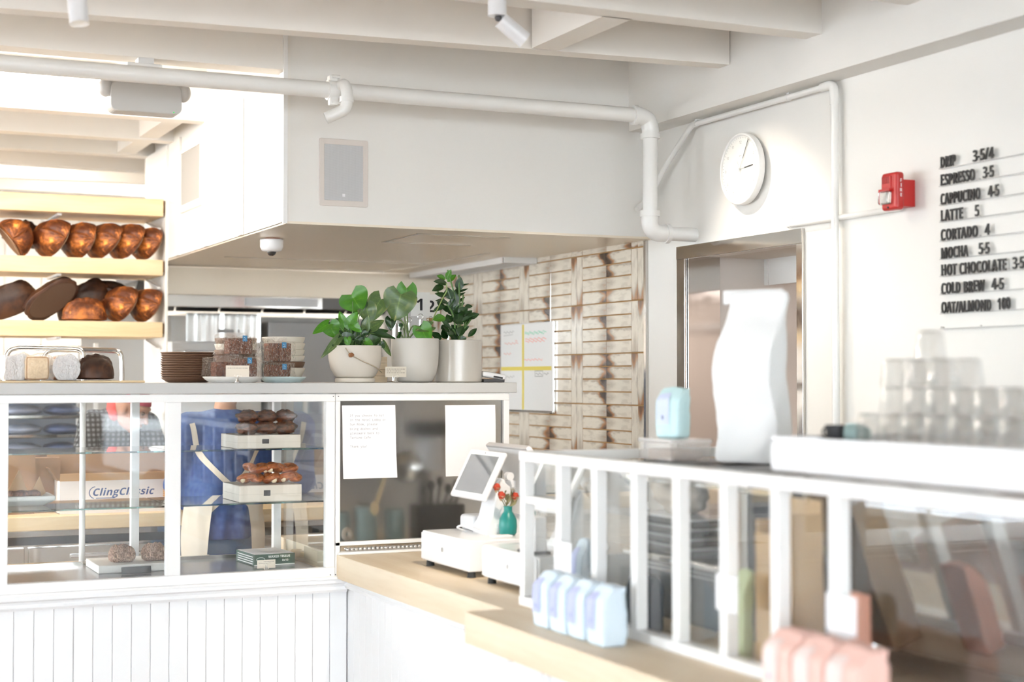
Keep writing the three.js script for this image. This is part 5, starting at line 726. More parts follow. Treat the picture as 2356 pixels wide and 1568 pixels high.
{ // baker bending over the bench
  const c = [1.580, 1.402, -8.03], yaw = 1.0, pitch = 0.48, t = thing('person', 'person in red head scarf and checked shirt bending over the bench', 'person');
  const arms = [[[1.40, 1.325, -8.13], [1.335, 1.12, -8.03], 0.050, 0.042], [[1.335, 1.12, -8.03], [1.43, 0.985, -7.86], 0.040, 0.030], [[1.68, 1.31, -8.14], [1.745, 1.11, -8.02], 0.050, 0.042], [[1.745, 1.11, -8.02], [1.665, 0.985, -7.86], 0.040, 0.030]];
  const legs = [[[1.47, 0.90, -8.42], [1.46, 0.50, -8.40], 0.085, 0.058], [[1.46, 0.50, -8.40], [1.46, 0.09, -8.46], 0.055, 0.040], [[1.46, 0.05, -8.47], [1.46, 0.04, -8.30], 0.040, 0.032], [[1.62, 0.90, -8.42], [1.63, 0.50, -8.40], 0.085, 0.058], [[1.63, 0.50, -8.40], [1.63, 0.09, -8.46], 0.055, 0.040], [[1.63, 0.05, -8.47], [1.63, 0.04, -8.30], 0.040, 0.032]];
  const torso = [[[1.545, 0.94, -8.42], [1.545, 1.12, -8.30], 0.13, 0.125], [[1.545, 1.12, -8.30], [1.545, 1.28, -8.17], 0.125, 0.115], [[1.41, 1.315, -8.14], [1.67, 1.305, -8.14], 0.058, 0.058]];
  const neck = [[[1.548, 1.33, -8.14], [1.570, 1.36, -8.06], 0.052, 0.048]];
  const hands = [...handBones([1.43, 0.985, -7.86], [0.35, -0.25, 0.9], -1, 0.8), ...handBones([1.665, 0.985, -7.86], [-0.3, -0.25, 0.9], 1, 0.8)];
  const body = sdfMesh([1.545, 0.80, -8.22], 0.86, 132, (p) => bones(p, [...torso, ...neck, ...arms, ...legs], 0.035));
  const head = sdfMesh(c, 0.17, 72, (p) => smin(headField(p, c, 1, yaw, pitch), capsule(p, [1.555, 1.32, -8.11], [1.570, 1.36, -8.06], 0.05, 0.046), 0.03));
  const hL = sdfMesh([1.475, 0.965, -7.80], 0.13, 64, (p) => bones(p, hands.slice(0, 12), 0.010)), hR = sdfMesh([1.625, 0.965, -7.80], 0.13, 64, (p) => bones(p, hands.slice(12), 0.010));
  mesh('body', [body, head, hL, hR], skin1, t); headParts(t, c, yaw, pitch);
  const chk = dataTex(128, 128, (u, v, x, y) => { const a = (x >> 4) & 1, b = (y >> 4) & 1, k = a && b ? 0.46 : a || b ? 0.19 : 0.05; return [k, k * 1.02, k * 1.06]; });
  const shirt = sdfMesh([1.545, 1.13, -8.22], 0.45, 110, (p) => { const sl = Math.min(capsule(p, [1.40, 1.325, -8.13], [1.352, 1.17, -8.055], 0.064, 0.064), capsule(p, [1.68, 1.31, -8.14], [1.728, 1.16, -8.05], 0.064, 0.064)); return smin(bones(p, torso, 0.05) - 0.016, sl, 0.03) + 0.006 * fbm(p.x * 9, p.y * 9, p.z * 9, 2); });
  mesh('shirt', muv(shirt, 0.10, 'x'), std({ map: chk, roughness: 0.9 }), t);
  mesh('collar', new THREE.TorusGeometry(0.062, 0.014, 10, 28).rotateX(PI / 2 - 0.5).translate(1.552, 1.355, -8.125), std({ color: lin(0.18, 0.18, 0.19), roughness: 0.9 }), t);
  mesh('trousers', sdfMesh([1.545, 0.52, -8.42], 0.52, 96, (p) => Math.max(bones(p, [torso[0], ...legs.filter((l, i) => i % 3 < 2)], 0.04) - 0.016, p.y - 0.98)), std({ color: lin(0.05, 0.06, 0.09), roughness: 0.9 }), t);
  const hq = (p) => V3(p.x - c[0], p.y - c[1], p.z - c[2]).applyEuler(new THREE.Euler(0, -yaw, 0)).applyEuler(new THREE.Euler(-pitch, 0, 0));
  mesh('head_scarf', sdfMesh(c, 0.18, 84, (p) => { const q = hq(p); return Math.max(ell(q, [0, 0.022, -0.012], [0.082, 0.108, 0.103]) + 0.004 * fbm(q.x * 30, q.y * 30, q.z * 30, 2), -(q.y - 0.032 - q.z * 0.22)); }), std({ color: lin(0.42, 0.03, 0.08), roughness: 0.85 }), t);
  mesh('scarf_knot', bump(new THREE.IcosahedronGeometry(0.036, 3), (v) => { v.multiplyScalar(1 + 0.5 * fbm(v.x * 40, v.y * 40, v.z * 40, 2)); v.y *= 1.5; }).translate(1.498, 1.400, -8.05), std({ color: lin(0.75, 0.09, 0.08), roughness: 0.85 }), t);
}
{ // baker seen from behind
  const t = thing('person', 'person seen from behind in blue shirt with cream apron straps', 'person');
  const X = 1.78, Zp = -6.93, c = [X + 0.03, 1.545, Zp - 0.05], yaw = PI - 0.5, pitch = 0.25;
  const torso = [[[X - 0.01, 0.92, Zp], [X - 0.01, 1.08, Zp], 0.135, 0.118], [[X - 0.01, 1.08, Zp], [X, 1.27, Zp], 0.118, 0.128], [[X - 0.15, 1.325, Zp], [X + 0.15, 1.325, Zp], 0.06, 0.06]];
  const neck = [[[X, 1.34, Zp], [X + 0.012, 1.45, Zp - 0.02], 0.052, 0.047]];
  const arms = [[[X - 0.165, 1.32, Zp], [X - 0.20, 1.08, Zp - 0.05], 0.05, 0.042], [[X - 0.20, 1.08, Zp - 0.05], [X - 0.10, 0.99, Zp - 0.25], 0.040, 0.030], [[X + 0.165, 1.32, Zp], [X + 0.20, 1.08, Zp - 0.05], 0.05, 0.042], [[X + 0.20, 1.08, Zp - 0.05], [X + 0.10, 0.99, Zp - 0.25], 0.040, 0.030]];
  const legs = [[[X - 0.075, 0.88, Zp], [X - 0.08, 0.50, Zp + 0.01], 0.09, 0.06], [[X - 0.08, 0.50, Zp + 0.01], [X - 0.08, 0.09, Zp + 0.03], 0.058, 0.042], [[X - 0.08, 0.045, Zp + 0.04], [X - 0.085, 0.04, Zp - 0.12], 0.042, 0.034], [[X + 0.075, 0.88, Zp], [X + 0.08, 0.50, Zp + 0.01], 0.09, 0.06], [[X + 0.08, 0.50, Zp + 0.01], [X + 0.08, 0.09, Zp + 0.03], 0.058, 0.042], [[X + 0.08, 0.045, Zp + 0.04], [X + 0.085, 0.04, Zp - 0.12], 0.042, 0.034]];
  const hands = [...handBones([X - 0.10, 0.99, Zp - 0.25], [0.2, -0.2, -1], 1, 0.7), ...handBones([X + 0.10, 0.99, Zp - 0.25], [-0.2, -0.2, -1], -1, 0.7)];
  mesh('body', [sdfMesh([X, 0.80, Zp], 0.86, 132, (p) => bones(p, [...torso, ...neck, ...arms, ...legs], 0.035)), sdfMesh(c, 0.17, 72, (p) => smin(headField(p, c, 1, yaw, pitch), capsule(p, [X, 1.38, Zp], [X + 0.012, 1.45, Zp - 0.02], 0.052, 0.047), 0.03)), sdfMesh([X - 0.085, 0.97, Zp - 0.32], 0.13, 64, (p) => bones(p, hands.slice(0, 12), 0.010)), sdfMesh([X + 0.085, 0.97, Zp - 0.32], 0.13, 64, (p) => bones(p, hands.slice(12), 0.010))], skin2, t);
  headParts(t, c, yaw, pitch);
  const shirtF = (p) => { const fold = 0.010 * fbm(p.x * 8, p.y * 5, p.z * 6, 3) + 0.006 * Math.sin(p.x * 70 + 3 * Math.sin(p.y * 9)) * sstep(1.15, 0.95, p.y); const b = bones(p, [[[X - 0.01, 0.90, Zp], [X - 0.01, 1.06, Zp], 0.155, 0.14], ...torso.slice(1)], 0.05) - 0.016; const sl = Math.min(bones(p, arms.slice(0, 2), 0.02), bones(p, arms.slice(2), 0.02)) - 0.016; return Math.max(smin(b, sl, 0.05) + fold, 0.84 - p.y); };
  const denim = dataTex(128, 128, (u, v, x, y) => { const n = 0.06 * pn(u, v, 90) + 0.05 * (((x + y) >> 1) & 1) + 0.12 * pn(u, v, 6, 4); return [0.19 + n, 0.29 + n, 0.50 + n]; });
  mesh('shirt', muv(sdfMesh([X, 1.13, Zp - 0.06], 0.46, 116, shirtF), 0.12, 'x'), std({ map: denim, roughness: 0.9 }), t);
  mesh('collar', new THREE.TorusGeometry(0.060, 0.014, 10, 28).rotateX(PI / 2 + 0.15).scale(1, 1, 1.05).translate(X + 0.004, 1.392, Zp - 0.005), std({ map: denim, roughness: 0.9 }), t);
  mesh('jeans', sdfMesh([X, 0.52, Zp], 0.52, 96, (p) => Math.max(bones(p, [[[X, 0.88, Zp], [X, 0.93, Zp], 0.125, 0.125], ...legs.filter((l, i) => i % 3 < 2)], 0.05) - 0.014 + 0.005 * fbm(p.x * 12, p.y * 9, p.z * 12, 2), p.y - 0.96)), std({ color: lin(0.07, 0.12, 0.22), roughness: 0.9 }), t);
  const surfZ = (x, y, f) => { let z = Zp + 0.35; for (let i = 0; i < 60; i++) { const d = f({ x, y, z }); if (d < 0.001) break; z -= Math.max(d * 0.7, 0.001); } return z; };
  const ribbon = (pts, w, f) => { const curve = new THREE.CatmullRomCurve3(pts.map(([x, y]) => V3(x, y, 0))), N = 40, pos = [], idx = []; for (let i = 0; i <= N; i++) { const p = curve.getPoint(i / N), d = curve.getTangent(i / N), n = V3(-d.y, d.x, 0); for (let k = -1; k <= 1; k += 1) { const x = p.x + n.x * w / 2 * k, y = p.y + n.y * w / 2 * k; pos.push(x, y, surfZ(x, y, f) + 0.005); } } for (let i = 0; i < N; i++) for (let k = 0; k < 2; k++) { const a = i * 3 + k; idx.push(a, a + 3, a + 1, a + 1, a + 3, a + 4); } const g = new THREE.BufferGeometry(); g.setAttribute('position', new THREE.Float32BufferAttribute(pos, 3)); g.setIndex(idx); g.computeVertexNormals(); return g; };
  const canvas = std({ color: lin(0.68, 0.60, 0.49), roughness: 0.9, side: THREE.DoubleSide });
  mesh('apron_strap', ribbon([[X - 0.165, 1.355], [X - 0.135, 1.23], [X - 0.07, 1.14], [X + 0.02, 1.05], [X + 0.12, 0.95]], 0.024, shirtF), canvas, t);
  mesh('apron_strap', ribbon([[X + 0.155, 1.35], [X + 0.13, 1.22], [X + 0.06, 1.13], [X - 0.03, 1.04], [X - 0.12, 0.95]], 0.024, shirtF), canvas, t);
  const apron = (s) => { const pos = [], idx = [], N = 16, K = 6; for (let i = 0; i <= N; i++) for (let k = 0; k <= K; k++) { const y = 1.0 - i / N * 0.55, a = (0.35 + 0.75 * k / K + 0.25 * (i / N) * (1 - k / K)) * s, r = 0.185 + 0.02 * i / N + 0.006 * Math.sin(k * 3 + i * 0.6); pos.push(X - 0.01 + Math.sin(a) * r, y, Zp + Math.cos(a) * r * 0.92); } for (let i = 0; i < N; i++) for (let k = 0; k < K; k++) { const q = i * (K + 1) + k; idx.push(q, q + K + 1, q + 1, q + 1, q + K + 1, q + K + 2); } const g = new THREE.BufferGeometry(); g.setAttribute('position', new THREE.Float32BufferAttribute(pos, 3)); g.setIndex(idx); g.computeVertexNormals(); return g; };
  for (const s of [-1, 1]) mesh('apron_skirt', apron(s * 1.25), canvas, t);
  const hq = (p) => V3(p.x - c[0], p.y - c[1], p.z - c[2]).applyEuler(new THREE.Euler(0, -yaw, 0)).applyEuler(new THREE.Euler(-pitch, 0, 0));
  mesh('hair', sdfMesh([c[0], c[1], c[2]], 0.2, 90, (p) => { const q = hq(p); return smin(Math.max(ell(q, [0, 0.025, -0.018], [0.084, 0.106, 0.104]) + 0.003 * fbm(q.x * 60, q.y * 14, q.z * 60, 2), q.z - 0.045 - q.y * 0.25), ell(q, [0, 0.07, -0.12], [0.045, 0.045, 0.045]), 0.02); }), std({ color: lin(0.035, 0.02, 0.014), roughness: 0.6 }), t);
  const pk = surfZ(X + 0.075, 0.815, (p) => bones(p, legs, 0.05) - 0.014); mesh('pocket_notebook', bx(X + 0.035, X + 0.10, 0.80, 0.90, pk - 0.005, pk + 0.012, 0.004), std({ color: lin(0.42, 0.26, 0.17), roughness: 0.8 }), t); mesh('pocket', bx(X + 0.025, X + 0.115, 0.72, 0.85, pk - 0.012, pk + 0.016, 0.006), std({ color: lin(0.05, 0.08, 0.15), roughness: 0.9 }), t);
}
// ------------------------------------------------------------------ white rail with glass on the near counter
const CY = 0.8847;
{ const t = thing('counter_rail', 'white metal rail with upright bars standing on the near counter', 'rail', [1.969, 0, 0]);
  mesh('top_rail', bx(-0.012, 0.030, 1.308, 1.338, -4.168, 0.8, 0.003), M.frame, t); mesh('bottom_rail', bx(-0.012, 0.030, CY, 0.912, -4.168, 0.8, 0.003), M.frame, t);
  for (const z of [-4.15, -3.912, -3.700, -3.482, -3.275, -3.062, -2.855, -2.643]) mesh('bar', bx(-0.010, 0.024, 0.912, 1.308, z - 0.016, z + 0.016, 0.003), M.frame, t);
  mesh('return_rail', bx(0.030, 0.80, 1.308, 1.338, -4.168, -4.135, 0.003), M.frame, t); mesh('return_rail', bx(0.030, 0.80, CY, 0.912, -4.168, -4.135, 0.003), M.frame, t); mesh('bar', bx(0.765, 0.80, 0.912, 1.308, -4.168, -4.135, 0.003), M.frame, t);
  mesh('short_rail', bx(-0.005, 0.020, 1.185, 1.208, -4.134, -3.928, 0.003), M.frame, t);
  mesh('pane', bx(0.026, 0.027, 0.912, 1.308, -4.134, 0.78), M.glass, t); mesh('pane', bx(0.03, 0.765, 0.912, 1.308, -4.1515, -4.1505), M.glass, t); }
// paper tags clipped to the rail
function railTag(z, w, h, y, mat, label) { const t = thing('price_tag', label, 'tag', [1.945, y, z]); mesh('tag', bx(-0.0006, 0.0006, 0, h, -w / 2, w / 2), mat, t); mesh('clip', bx(-0.002, 0.014, h * 0.80, h * 0.92, -0.012, 0.012, 0.002), M.frame, t); }
const tagWhite = std({ color: lin(0.84, 0.84, 0.86), roughness: 0.7 });
railTag(-3.855, 0.105, 0.082, 1.018, tagWhite, 'white price tag on the rail above the blue bags');
railTag(-3.025, 0.088, 0.082, 1.020, tagWhite, 'white price tag on the rail beside the green label');
railTag(-2.597, 0.100, 0.082, 1.029, tagWhite, 'white price tag on the rail above the pink bags');
// coffee bags: flat bottom, rolled top
function coffeeBag(pos, turn, w, h, d, mat, labelMat, label, group) {
  const t = thing('coffee_bag', label, 'coffee bag', pos, group, turn);
  // sides swell a little, the top is folded over towards the back in one soft curve
  const shape = (v) => { const k = v.y / h + 0.5, top = sstep(0.74, 1, k), belly = Math.sin(PI * clamp(k)); v.z *= 1 + 0.10 * belly - 0.50 * top; v.z -= 0.012 * top; v.x *= 0.955 + 0.05 * belly - 0.03 * top; const n = fbm(v.x * 18 + pos[2] * 50, v.y * 16, 0.4, 3); v.x += 0.005 * n; v.z += 0.006 * n * (v.z > 0 ? 1 : -1); v.y += (v.y > 0 ? -0.006 * Math.abs(v.x) / (w / 2) : 0); if (k < 0.06) v.y = Math.max(v.y, -h / 2); };
  mesh('bag', muv(bump(softBox(w, h, d, 0.010, 20), shape).translate(0, h / 2, 0), 0.2), mat, t);
  mesh('folded_top', bump(bx(-w * 0.46, w * 0.46, h - 0.022, h - 0.004, -d * 0.50, -d * 0.36, 0.004), (v) => { v.z += 0.004 * fbm(v.x * 30 + pos[2] * 9, v.y * 30, 1, 2); }), mat, t);
  mesh('label', bump(new THREE.PlaneGeometry(w * 0.50, h * 0.62, 8, 16).translate(-w * 0.14, h * 0.07, d / 2 + 0.0022), shape).translate(0, h / 2, 0), labelMat, t); const ev = V3(-w * 0.14, -h * 0.10, d / 2 + 0.0030); shape(ev); mesh('emblem', new THREE.SphereGeometry(0.005, 12, 8).scale(0.8, 1.3, 0.12).translate(ev.x, ev.y + h / 2, ev.z), std({ color: lin(0.30, 0.33, 0.48), roughness: 0.7 }), t); mesh('side_seam', bx(w / 2 + 0.0002, w / 2 + 0.0012, 0.02, h * 0.7, -0.002, 0.002), mat, t); return t;
}
const blueBag = std({ color: lin(0.66, 0.77, 0.86), roughness: 0.55 }), blueLabel = std({ color: lin(0.46, 0.50, 0.74), roughness: 0.6 }), pinkBag = std({ color: lin(0.80, 0.52, 0.45), roughness: 0.55 }), pinkLabel = std({ color: lin(0.80, 0.66, 0.62), roughness: 0.6 }), mintBag = std({ color: lin(0.58, 0.78, 0.80), roughness: 0.55 });
const bagGroupB = 'light blue coffee bags before the rail', ord = ['farthest of the four', 'second farthest of the four', 'third of the four', 'nearest of the four with its side showing'];
[-3.740, -3.638, -3.535, -3.428].forEach((z, i) => coffeeBag([1.862, CY, z - 0.02], -PI / 2, 0.092, 0.152, 0.068, blueBag, blueLabel, 'light blue coffee bag on the counter, ' + ord[i], bagGroupB));
[-2.652, -2.545, -2.437].forEach((z, i) => coffeeBag([1.862, CY, z], -PI / 2, 0.104, 0.156, 0.078, pinkBag, pinkLabel, 'salmon pink coffee bag on the counter, ' + ['farthest of the three', 'middle one of the three', 'nearest of the three with its side showing'][i], 'pink coffee bags before the rail'));
coffeeBag([2.045, CY, -2.70], -PI / 2, 0.085, 0.215, 0.05, std({ color: lin(0.80, 0.36, 0.24), roughness: 0.6 }), pinkLabel, 'orange pink bag standing behind the rail bar', null);
coffeeBag([2.06, CY, -3.135], -PI / 2, 0.060, 0.215, 0.03, std({ color: lin(0.52, 0.58, 0.34), roughness: 0.6 }), std({ color: lin(0.55, 0.6, 0.38), roughness: 0.6 }), 'sage green packet standing behind the rail bar', null);
coffeeBag([2.045, CY, -3.93], -PI / 2, 0.070, 0.215, 0.04, blueBag, blueLabel, 'tall light blue bag behind the rail next to its first tag', null);
single('black_bag', bump(softBox(0.07, 0.15, 0.10, 0.014, 20), (v) => { const k = v.y / 0.15 + 0.5; v.x *= 1 - 0.4 * sstep(0.7, 1, k); v.multiplyScalar(1 + 0.04 * fbm(v.x * 20, v.y * 20, v.z * 20, 2)); }), std({ color: lin(0.015, 0.025, 0.05), roughness: 0.5 }), 'dark navy bag right behind the nearest blue bag', 'bag', null, [2.05, CY + 0.0755, -3.585]);

// ------------------------------------------------------------------ tills
function till(name, pos, label) {   // white cash drawer on black feet
  const t = thing(name, label, 'cash drawer', pos, 'white cash drawers on the counter'); const W = 0.42, H = 0.105, D = 0.42;
  mesh('body', bx(0, W, 0.020, 0.020 + H, -D, 0, 0.005), M.plastic, t); mesh('drawer_front', bx(-0.006, 0, 0.026, 0.014 + H, -D + 0.006, -0.006, 0.002), M.plastic, t);
  mesh('lock', new THREE.CylinderGeometry(0.008, 0.008, 0.004, 20).rotateZ(PI / 2).translate(-0.007, 0.075, -D / 2), M.chrome, t);
  for (const [x, z] of [[0.02, -0.02], [W - 0.03, -0.02], [0.02, -D + 0.03], [W - 0.03, -D + 0.03]]) mesh('foot', new THREE.CylinderGeometry(0.013, 0.015, 0.021, 16).translate(x, 0.0105, z), M.rubber, t); return t;
}
till('cash_drawer', [2.061, CY, -4.785], 'white cash drawer under the tablet till');
till('cash_drawer', [2.063, CY, -4.25], 'white cash drawer nearer to the rail');
const DY = CY + 0.1255;
function terminal(dz, label) {
  const t = thing('tablet_till', label, 'till', [2.2, DY, -5.02 + dz], 'tablet tills on the drawers');
  const lean = (g, y0, x0, a) => g.applyMatrix4(new THREE.Matrix4().makeRotationZ(a)).translate(x0, y0, 0);
  // screen towards the customer: leans back, faces -x
  const a = -0.47; const scr = mesh('customer_screen', lean(bx(-0.009, 0.009, -0.092, 0.092, -0.148, 0.148, 0.008), 0.203, 0.0, a), M.plastic, t);
  mesh('display', lean(bx(-0.0102, -0.0086, -0.070, 0.072, -0.118, 0.124), 0.203, 0.0, a), phy({ color: lin(0.17, 0.18, 0.19), roughness: 0.1, clearcoat: 1, clearcoatRoughness: 0.03 }), t); mesh('camera_dot', lean(cylBetween(V3(-0.0108, 0.081, 0.0), V3(-0.0098, 0.081, 0.0), 0.0028, 0.0028, 12), 0.203, 0.0, a), M.black, t);
  const b = 0.62; mesh('staff_screen', lean(bx(-0.010, 0.010, -0.125, 0.125, -0.16, 0.20, 0.010), 0.205, 0.175, b), M.plastic, t); mesh('staff_display', lean(bx(0.0096, 0.011, -0.105, 0.105, -0.14, 0.18), 0.205, 0.175, b), M.darkGrey, t); mesh('staff_top_edge', lean(bx(-0.011, 0.009, 0.116, 0.126, -0.15, 0.19, 0.003), 0.205, 0.175, b), std({ color: lin(0.40, 0.38, 0.37), roughness: 0.5 }), t);
  mesh('hinge', [cylBetween(V3(0.06, 0.175, -0.05), V3(0.06, 0.175, 0.06), 0.018, 0.018, 18), bx(0.0, 0.13, 0.155, 0.185, -0.03, 0.04, 0.006), cylBetween(V3(0.09, 0.20, 0.05), V3(0.09, 0.20, 0.075), 0.014, 0.014, 16)], M.plastic, t);
  const foot = extrude([[0.00, 0], [0.15, 0], [0.155, 0.01], [0.10, 0.06], [0.085, 0.16], [0.06, 0.18], [0.045, 0.155], [0.02, 0.055], [-0.005, 0.012]], 0.10, 0.006).translate(0, 0, -0.03); mesh('stand', foot, M.plastic, t);
  const lt = canvasTex(256, 80, (c) => { c.fillStyle = '#f0f0f1'; c.fillRect(0, 0, 256, 80); c.fillStyle = '#a9b6bd'; c.font = '52px sans-serif'; c.fillText('Clover', 40, 58); }); 
  const lg = new THREE.PlaneGeometry(0.052, 0.016); mesh('logo', lg.rotateY(0).translate(0.055, 0.03, 0.0765), std({ map: lt, roughness: 0.4 }), t);
  return t;
}
terminal(0, 'white tablet till with a tilted grey screen facing the customers');
terminal(0.60, 'second white tablet till half hidden behind the rail bars');
{ const t = thing('receipt_printer', 'white receipt printer beside the tablet stand', 'printer', [2.30, DY, -5.14]); mesh('body', bx(-0.10, 0.10, 0, 0.055, -0.055, 0.065, 0.016), M.plastic, t); mesh('lid_seam', bx(-0.02, 0.08, 0.03, 0.0315, 0.0645, 0.066), M.darkGrey, t); mesh('paper_slot', bx(-0.03, 0.05, 0.0545, 0.058, -0.01, 0.01), M.darkGrey, t); mesh('latch', bx(0.0, 0.03, 0.054, 0.062, 0.01, 0.03, 0.003), M.plastic, t); }
single('power_cable', tube([[2.17, DY + 0.003, -5.06], [2.12, DY + 0.022, -5.02], [2.13, DY + 0.030, -4.99], [2.17, DY + 0.012, -4.96], [2.21, DY + 0.004, -4.955]], 0.0035, 40, 8), M.plastic, 'white cable looping before the tablet stand', 'cable');
single('paper_slips', bx(-0.035, 0.035, 0, 0.006, -0.02, 0.02, 0.001), M.paper, 'short pile of white slips by the teal vase', 'paper', null, [2.215, DY, -4.86]);
{ const t = thing('flower_vase', 'small teal vase of dried red roses on the drawer', 'vase', [2.262, DY, -4.905]);
  mesh('vase', lathe([[0, 0], [0.024, 0], [0.030, 0.008], [0.032, 0.030], [0.030, 0.055], [0.020, 0.074], [0.0145, 0.082], [0.0145, 0.095], [0.017, 0.100], [0.0125, 0.100], [0.012, 0.082], [0, 0.07]], 36), std({ color: lin(0.012, 0.22, 0.20), roughness: 0.35 }), t);
  const petal = std({ color: lin(0.50, 0.06, 0.03), roughness: 0.8 }), dry = std({ color: lin(0.28, 0.26, 0.14), roughness: 0.9 }), tan = std({ color: lin(0.55, 0.40, 0.24), roughness: 0.9 });
  [[-0.048, 0.168, 0.01], [-0.034, 0.140, 0.02], [0.020, 0.135, 0.015]].forEach(([x, y, z], i) => { mesh('stem', tube([[0, 0.08, 0], [x * 0.4, 0.11, z * 0.5], [x, y, z]], 0.0014, 12, 6), dry, t); const f = mesh('rose', bump(new THREE.IcosahedronGeometry(0.013, 3), (v) => { v.multiplyScalar(1 + 0.5 * fbm(v.x * 120 + i, v.y * 120, v.z * 120, 2)); }).translate(x, y, z), petal, t); mesh('calyx', bump(new THREE.ConeGeometry(0.014, 0.020, 12, 3).rotateX(PI), (v) => { v.x += 0.003 * Math.sin(v.y * 300); }).translate(x, y - 0.012, z), tan, f); });
  for (let i = 0; i < 9; i++) { const a = i * 2.4, m = mesh('leaf', longLeaf, dry, t); m.position.set(Math.sin(a) * 0.012, 0.10 + (i % 4) * 0.012, Math.cos(a) * 0.012); m.rotation.set(0.5 + rr(-0.4, 0.4), a, rr(-1, 1)); m.scale.set(0.016, 0.035 + rr(0, 0.012), 0.02); } }
{ const t = thing('straw_tubes', 'clear acrylic tubes standing beside the teal vase', 'holder', [2.288, DY, -4.80]); [[0, 0], [0.018, 0.012], [0.036, 0.0], [0.020, -0.016]].forEach(([x, z]) => mesh('tube', new THREE.CylinderGeometry(0.008, 0.008, 0.135, 20, 1, true).translate(x, 0.0675, z), M.clearGlass, t)); mesh('base', bx(-0.012, 0.05, 0, 0.008, -0.028, 0.024, 0.002), M.acrylic, t); }
{ const t = thing('paper_pad', 'white upright paper holder behind the first rail bars', 'holder', [2.10, CY + 0.1255, -4.36]); mesh('pad', bx(-0.02, 0.02, 0.01, 0.115, -0.05, 0.05, 0.003), M.paper, t); mesh('base', bx(-0.03, 0.03, 0, 0.01, -0.06, 0.06, 0.003), M.darkGrey, t); }

// ------------------------------------------------------------------ brewing stand behind the glass
const darkSteel = std({ color: lin(0.11, 0.11, 0.115), metalness: 0.85, roughness: 0.32 });
{ const t = thing('brewing_stand', 'dark steel brewing stand with an open bay behind the bars', 'stand', [0, 0, 0]);
  mesh('base_cabinet', bx(2.22, 2.70, CY, 1.045, -3.95, -3.12, 0.004), darkSteel, t);
  for (const y of [1.018, 1.030]) mesh('ridge', bx(2.212, 2.222, y, y + 0.004, -3.95, -3.12), M.steel, t);
  mesh('ledge', bx(2.19, 2.70, 1.045, 1.062, -3.96, -3.11, 0.003), M.steel, t); mesh('back_panel', bx(2.66, 2.70, 1.062, 1.29, -3.95, -3.12), darkSteel, t); mesh('top_plate', bx(2.20, 2.70, 1.288, 1.312, -3.96, -3.11, 0.003), darkSteel, t);
  for (const z of [-3.94, -3.14]) mesh('post', bx(2.62, 2.655, 1.062, 1.288, z - 0.015, z + 0.015), darkSteel, t); mesh('post', bx(2.21, 2.235, 1.062, 1.288, -3.135, -3.115), M.steel, t); mesh('side_panel', bx(2.40, 2.66, 1.062, 1.288, -3.60, -3.13, 0.004), M.darkGrey, t);
  mesh('display_edge', bx(2.196, 2.201, 1.262, 1.275, -3.95, -3.12), M.steel, t); for (let i = 0; i < 9; i++) mesh('grid_bar', bx(2.20, 2.69, 1.312, 1.318, -3.90 + i * 0.09, -3.888 + i * 0.09), M.chrome, t); }
const blackTub = std({ color: lin(0.02, 0.02, 0.02), roughness: 0.35 });
for (let i = 0; i < 4; i++) { const t = thing('food_tub', `black lidded tub in the stand's bay, ${['lowest', 'second lowest', 'second highest', 'topmost'][i]} of the stack`, 'tub', [2.30, 1.0625 + i * 0.0265, -3.80], 'black tubs stacked in the brewing stand'); mesh('tub', bx(-0.07, 0.07, 0, 0.020, -0.16, 0.16, 0.008), blackTub, t); mesh('lid', bx(-0.075, 0.075, 0.020, 0.026, -0.17, 0.17, 0.003), phy({ color: lin(0.75, 0.78, 0.80), roughness: 0.1, transmission: i === 3 ? 0.2 : 0.5, thickness: 0 }), t); }
single('crumpled_sack', bump(new THREE.SphereGeometry(0.075, 28, 20), (v) => { v.multiplyScalar(1 + 0.5 * fbm(v.x * 16, v.y * 16, v.z * 16, 4)); v.y *= 0.75; v.z *= 1.5; }), std({ color: lin(0.55, 0.48, 0.40), roughness: 0.9 }), 'crumpled beige sack on top of the black tubs', 'sack', null, [2.31, 1.222, -3.83]);
// brown bag on the counter next to the stand
{ const t = thing('kraft_bag', 'open brown paper bag standing behind the rail beside the steel machine', 'bag', [2.09, CY, -2.985], null, -PI / 2);
  const w = 0.14, h = 0.36, d = 0.085; const g = (pts, dep) => extrude(pts, dep);
  mesh('bag_wall', [bump(new THREE.BoxGeometry(0.004, h * 0.94, d, 2, 10, 4), (v) => { v.x += 0.010 * fbm(v.y * 9, v.z * 12, 1, 2); }).translate(-w / 2, h * 0.47, 0), bump(new THREE.BoxGeometry(0.004, h, d, 2, 10, 4), (v) => { v.x += 0.010 * fbm(v.y * 9, v.z * 12, 5, 2); }).translate(w / 2, h / 2, 0), bump(new THREE.BoxGeometry(w, h * 0.86, 0.004, 6, 10, 2), (v) => { v.z += 0.016 * fbm(v.x * 9, v.y * 9, 3, 2); }).translate(0, h * 0.43, d / 2), bump(new THREE.BoxGeometry(w, h * 1.08, 0.004, 6, 10, 2), (v) => { v.z += 0.012 * fbm(v.x * 9, v.y * 9, 8, 2); }).translate(0, h * 0.54, -d / 2)], std({ color: lin(0.58, 0.40, 0.22), roughness: 0.85 }), t); mesh('bag_base', bx(-w / 2, w / 2, 0, 0.003, -d / 2, d / 2), M.kraft, t); }
